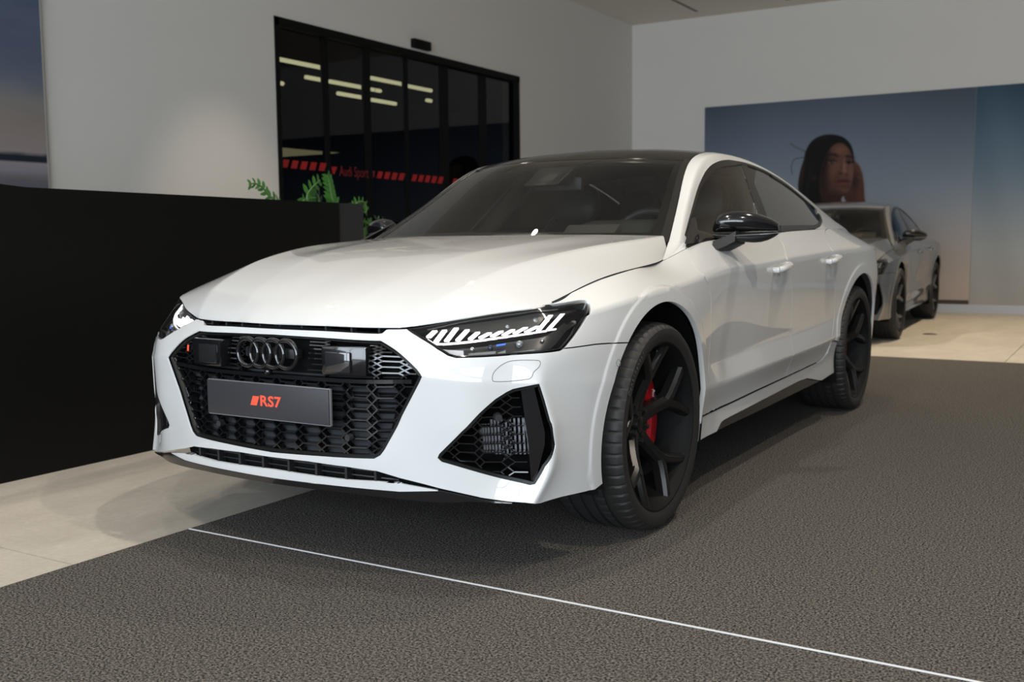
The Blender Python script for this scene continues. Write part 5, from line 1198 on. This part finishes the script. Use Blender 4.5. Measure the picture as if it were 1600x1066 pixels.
for k in range(5):
    j = (k+1) % 5
    for l in range(3): F_.append((l*5+k, l*5+j, (l+1)*5+j, (l+1)*5+k))
F_ += [tuple(range(5))[::-1], tuple(range(15, 20))]
from_py('planter_shell', V, F_, CNT2, pl)
from_py('soil', [(x, y, zt-.12) for x, y in inn], [tuple(range(5))], mat('soil', (.02, .014, .01), .9, bump=(40, .8)), pl)
LEAF = mat('zz_leaf', (.045, .16, .025), .35, vary=(9, .35)); LEAFD = mat('zz_leaf_dark', (.018, .055, .024), .4, vary=(9, .3)); STEM = mat('zz_stem', (.08, .17, .05), .5)
LM = []
def leaf_mesh():
    V, F_ = [], []; n = 7
    for i in range(n):
        t = i/(n-1); w = .27*math.sin(PI*min(1, t*.93+.06))**.8; z = -.18*t*t
        V += [(-w, t, z+.05*w), (0, t, z-.03), (w, t, z+.05*w)]
    for i in range(n-1):
        for j in (0, 1): F_.append((i*3+j, i*3+j+1, i*3+j+4, i*3+j+3))
    me = bpy.data.meshes.new('leaf'); me.from_pydata(V, [], F_); me.update(); me.polygons.foreach_set('use_smooth', [True]*len(me.polygons)); return me
LFM = leaf_mesh(); LFM.materials.append(LEAF); LFM2 = LFM.copy(); LFM2.materials.clear(); LFM2.materials.append(LEAFD)
def frond(plant, pts, ln, npair, me, side=(0, 1, 0)):
    base = np.array(plant.location); c = smooth_poly(np.array(pts), 8); st = tube('stem', [p-base for p in c], [.010*(1-.6*i/len(c)) for i in range(len(c))], STEM, plant, 6)
    L = np.r_[0, np.cumsum(np.linalg.norm(np.diff(c, axis=0), axis=1))]
    for k in range(npair):
        s = L[-1]*(.34+.66*(k+.5)/npair); p = np.array([np.interp(s, L, c[:, i]) for i in range(3)]); i = min(int(np.searchsorted(L, s)), len(c)-1); t = c[i]-c[i-1]; t /= np.linalg.norm(t)
        sd = np.cross(t, [1, .0, 0]) if abs(t[0]) < .8 else np.cross(t, [0, 0, 1]); sd /= np.linalg.norm(sd)
        for q in (-1, 1):
            d = sd*q*.80+t*.62; d /= np.linalg.norm(d); nrm = np.cross(d, t*q); nrm /= np.linalg.norm(nrm); xv = np.cross(d, nrm)
            l = ln*(1.05-.45*(k/npair))*random.uniform(.9, 1.1); o = bpy.data.objects.new('leaf', me); COL.objects.link(o); o.parent = st
            o.matrix_parent_inverse = Matrix(); M = Matrix(((xv[0], d[0], nrm[0], 0), (xv[1], d[1], nrm[1], 0), (xv[2], d[2], nrm[2], 0), (0, 0, 0, 1)))
            o.matrix_local = Matrix.Translation(p-base) @ M @ Matrix.Rotation(random.uniform(-.3, .3), 4, 'Y') @ Matrix.Diagonal((l*.85, l, l, 1))
dp = lambda x, y, xx=-2.2: at(dcrop(x, y), x=xx)
p1 = empty('leafy_plant', (-2.25, 1.95, 1.13)); tag(p1, 'green feathery plant rising out of the planter by the glass door', 'plant')
b1 = np.array([-2.25, 1.95, 1.13])
frond(p1, [b1, dp(700, 400), dp(690, 330), dp(675, 240), dp(655, 165)], .080, 7, LFM)
frond(p1, [b1+[0, -.03, 0], dp(520, 400), dp(500, 330), dp(540, 265), dp(600, 210)], .085, 7, LFM)
frond(p1, [b1+[.05, -.05, 0], dp(480, 390), dp(505, 355), dp(570, 345)], .06, 5, LFM)
frond(p1, [b1+[-.05, .02, 0], dp(600, 400, -2.35), dp(590, 340, -2.35), dp(560, 300, -2.35)], .07, 5, LFM2)
frond(p1, [b1+[.05, .05, 0], dp(850, 440), dp(890, 385), dp(940, 380), dp(965, 430), dp(955, 470)], .055, 8, LFM)
p2 = empty('leafy_plant', (-2.25, 1.62, 1.13)); tag(p2, 'single arching leaf stem over the black counter by the pale wall', 'plant'); b2 = np.array([-2.25, 1.62, 1.13])
frond(p2, [b2, dp(252, 370), dp(205, 335), dp(150, 265), dp(95, 235), dp(45, 240)], .06, 9, LFM)
p3 = empty('leafy_plant', (-2.45, 2.75, .45)); tag(p3, 'dark leafy plant low between the planter and the car', 'plant'); b3 = np.array([-2.45, 2.75, .45])
for pts in ([(940,640),(935,560),(930,500)], [(985,640),(985,570),(975,505)], [(1010,640),(1040,560),(1060,490)], [(1000,640),(1080,560),(1120,520)], [(950,650),(960,600),(930,590)]):
    frond(p3, [b3]+[dp(x, y, -2.45) for x, y in pts], .085, 6, LFM if pts[0][0] < 990 else LFM2)
pot = from_py('pot', *lathe([(0, .0), (0, .17), (.02, .175), (.45, .21), (.45, .19), (.42, .18), (.42, 0)], 32), CNT2, p3, True)
pot.matrix_local = Matrix.Translation((0, 0, -.454)) @ Matrix.Rotation(-PI/2, 4, 'Y')
# floor socket near the grey car
fs = at((1453, 521.5), z=0); sk_ = from_py('floor_socket', *lathe([(-.004, 0), (-.004, .06), (-.008, .075), (-.012, .078)], 32), CHROME, None, True); sk_.matrix_world = Matrix.Translation((fs[0], fs[1], .002)) @ Matrix.Rotation(-PI/2, 4, 'Y'); tag(sk_, 'small round metal socket set in the floor beside the grey car', 'socket')
# ------------------------------------------------------------------ second car: a smaller grey one behind
GREY = mat('grey_paint', (.105, .110, .116), .35, metal=.45, coat=1.0); ALLOY = mat('alloy_dark', (.22, .22, .22), .28, metal=.8); OFFLED = mat('led_off', (.25, .26, .27), .3, metal=.4)
REMAP = {'white_paint': GREY, 'rim_black': ALLOY, 'daylight_led': OFFLED, 'blue_led': OFFLED, 'caliper_red': STEEL}
SKIP = ('number_plate', 'plate_holder', 'plate_lettering', 'plate_mark', 'model_badge', 'badge_emblem', 'caliper_lettering', 'tyre_lettering', 'roof_panel_x')
car2 = empty('car', (-.56, 7.36, 0), math.radians(2.6)); car2.scale = (.957, .972, .955)
tag(car2, 'grey sporty sedan parked on the pale tiles behind the white car', 'car')
def copy_tree(o, parent):
    if any(o.name.split('.')[0] == s for s in SKIP): return
    c = o.copy(); COL.objects.link(c); c.parent = parent
    if c.type == 'MESH':
        for i, sl in enumerate(c.material_slots):
            m = sl.material; r = REMAP.get(m.name) if m else None
            if o.name.startswith('roof_panel'): r = GREY
            if r: sl.link = 'OBJECT'; sl.material = r
    if 'label' in c: 
        if 'lettering' in c['label'] or o.name.startswith('roof_panel'): del c['label']
    for ch in o.children: copy_tree(ch, c)
for ch in list(car.children): copy_tree(ch, car2)
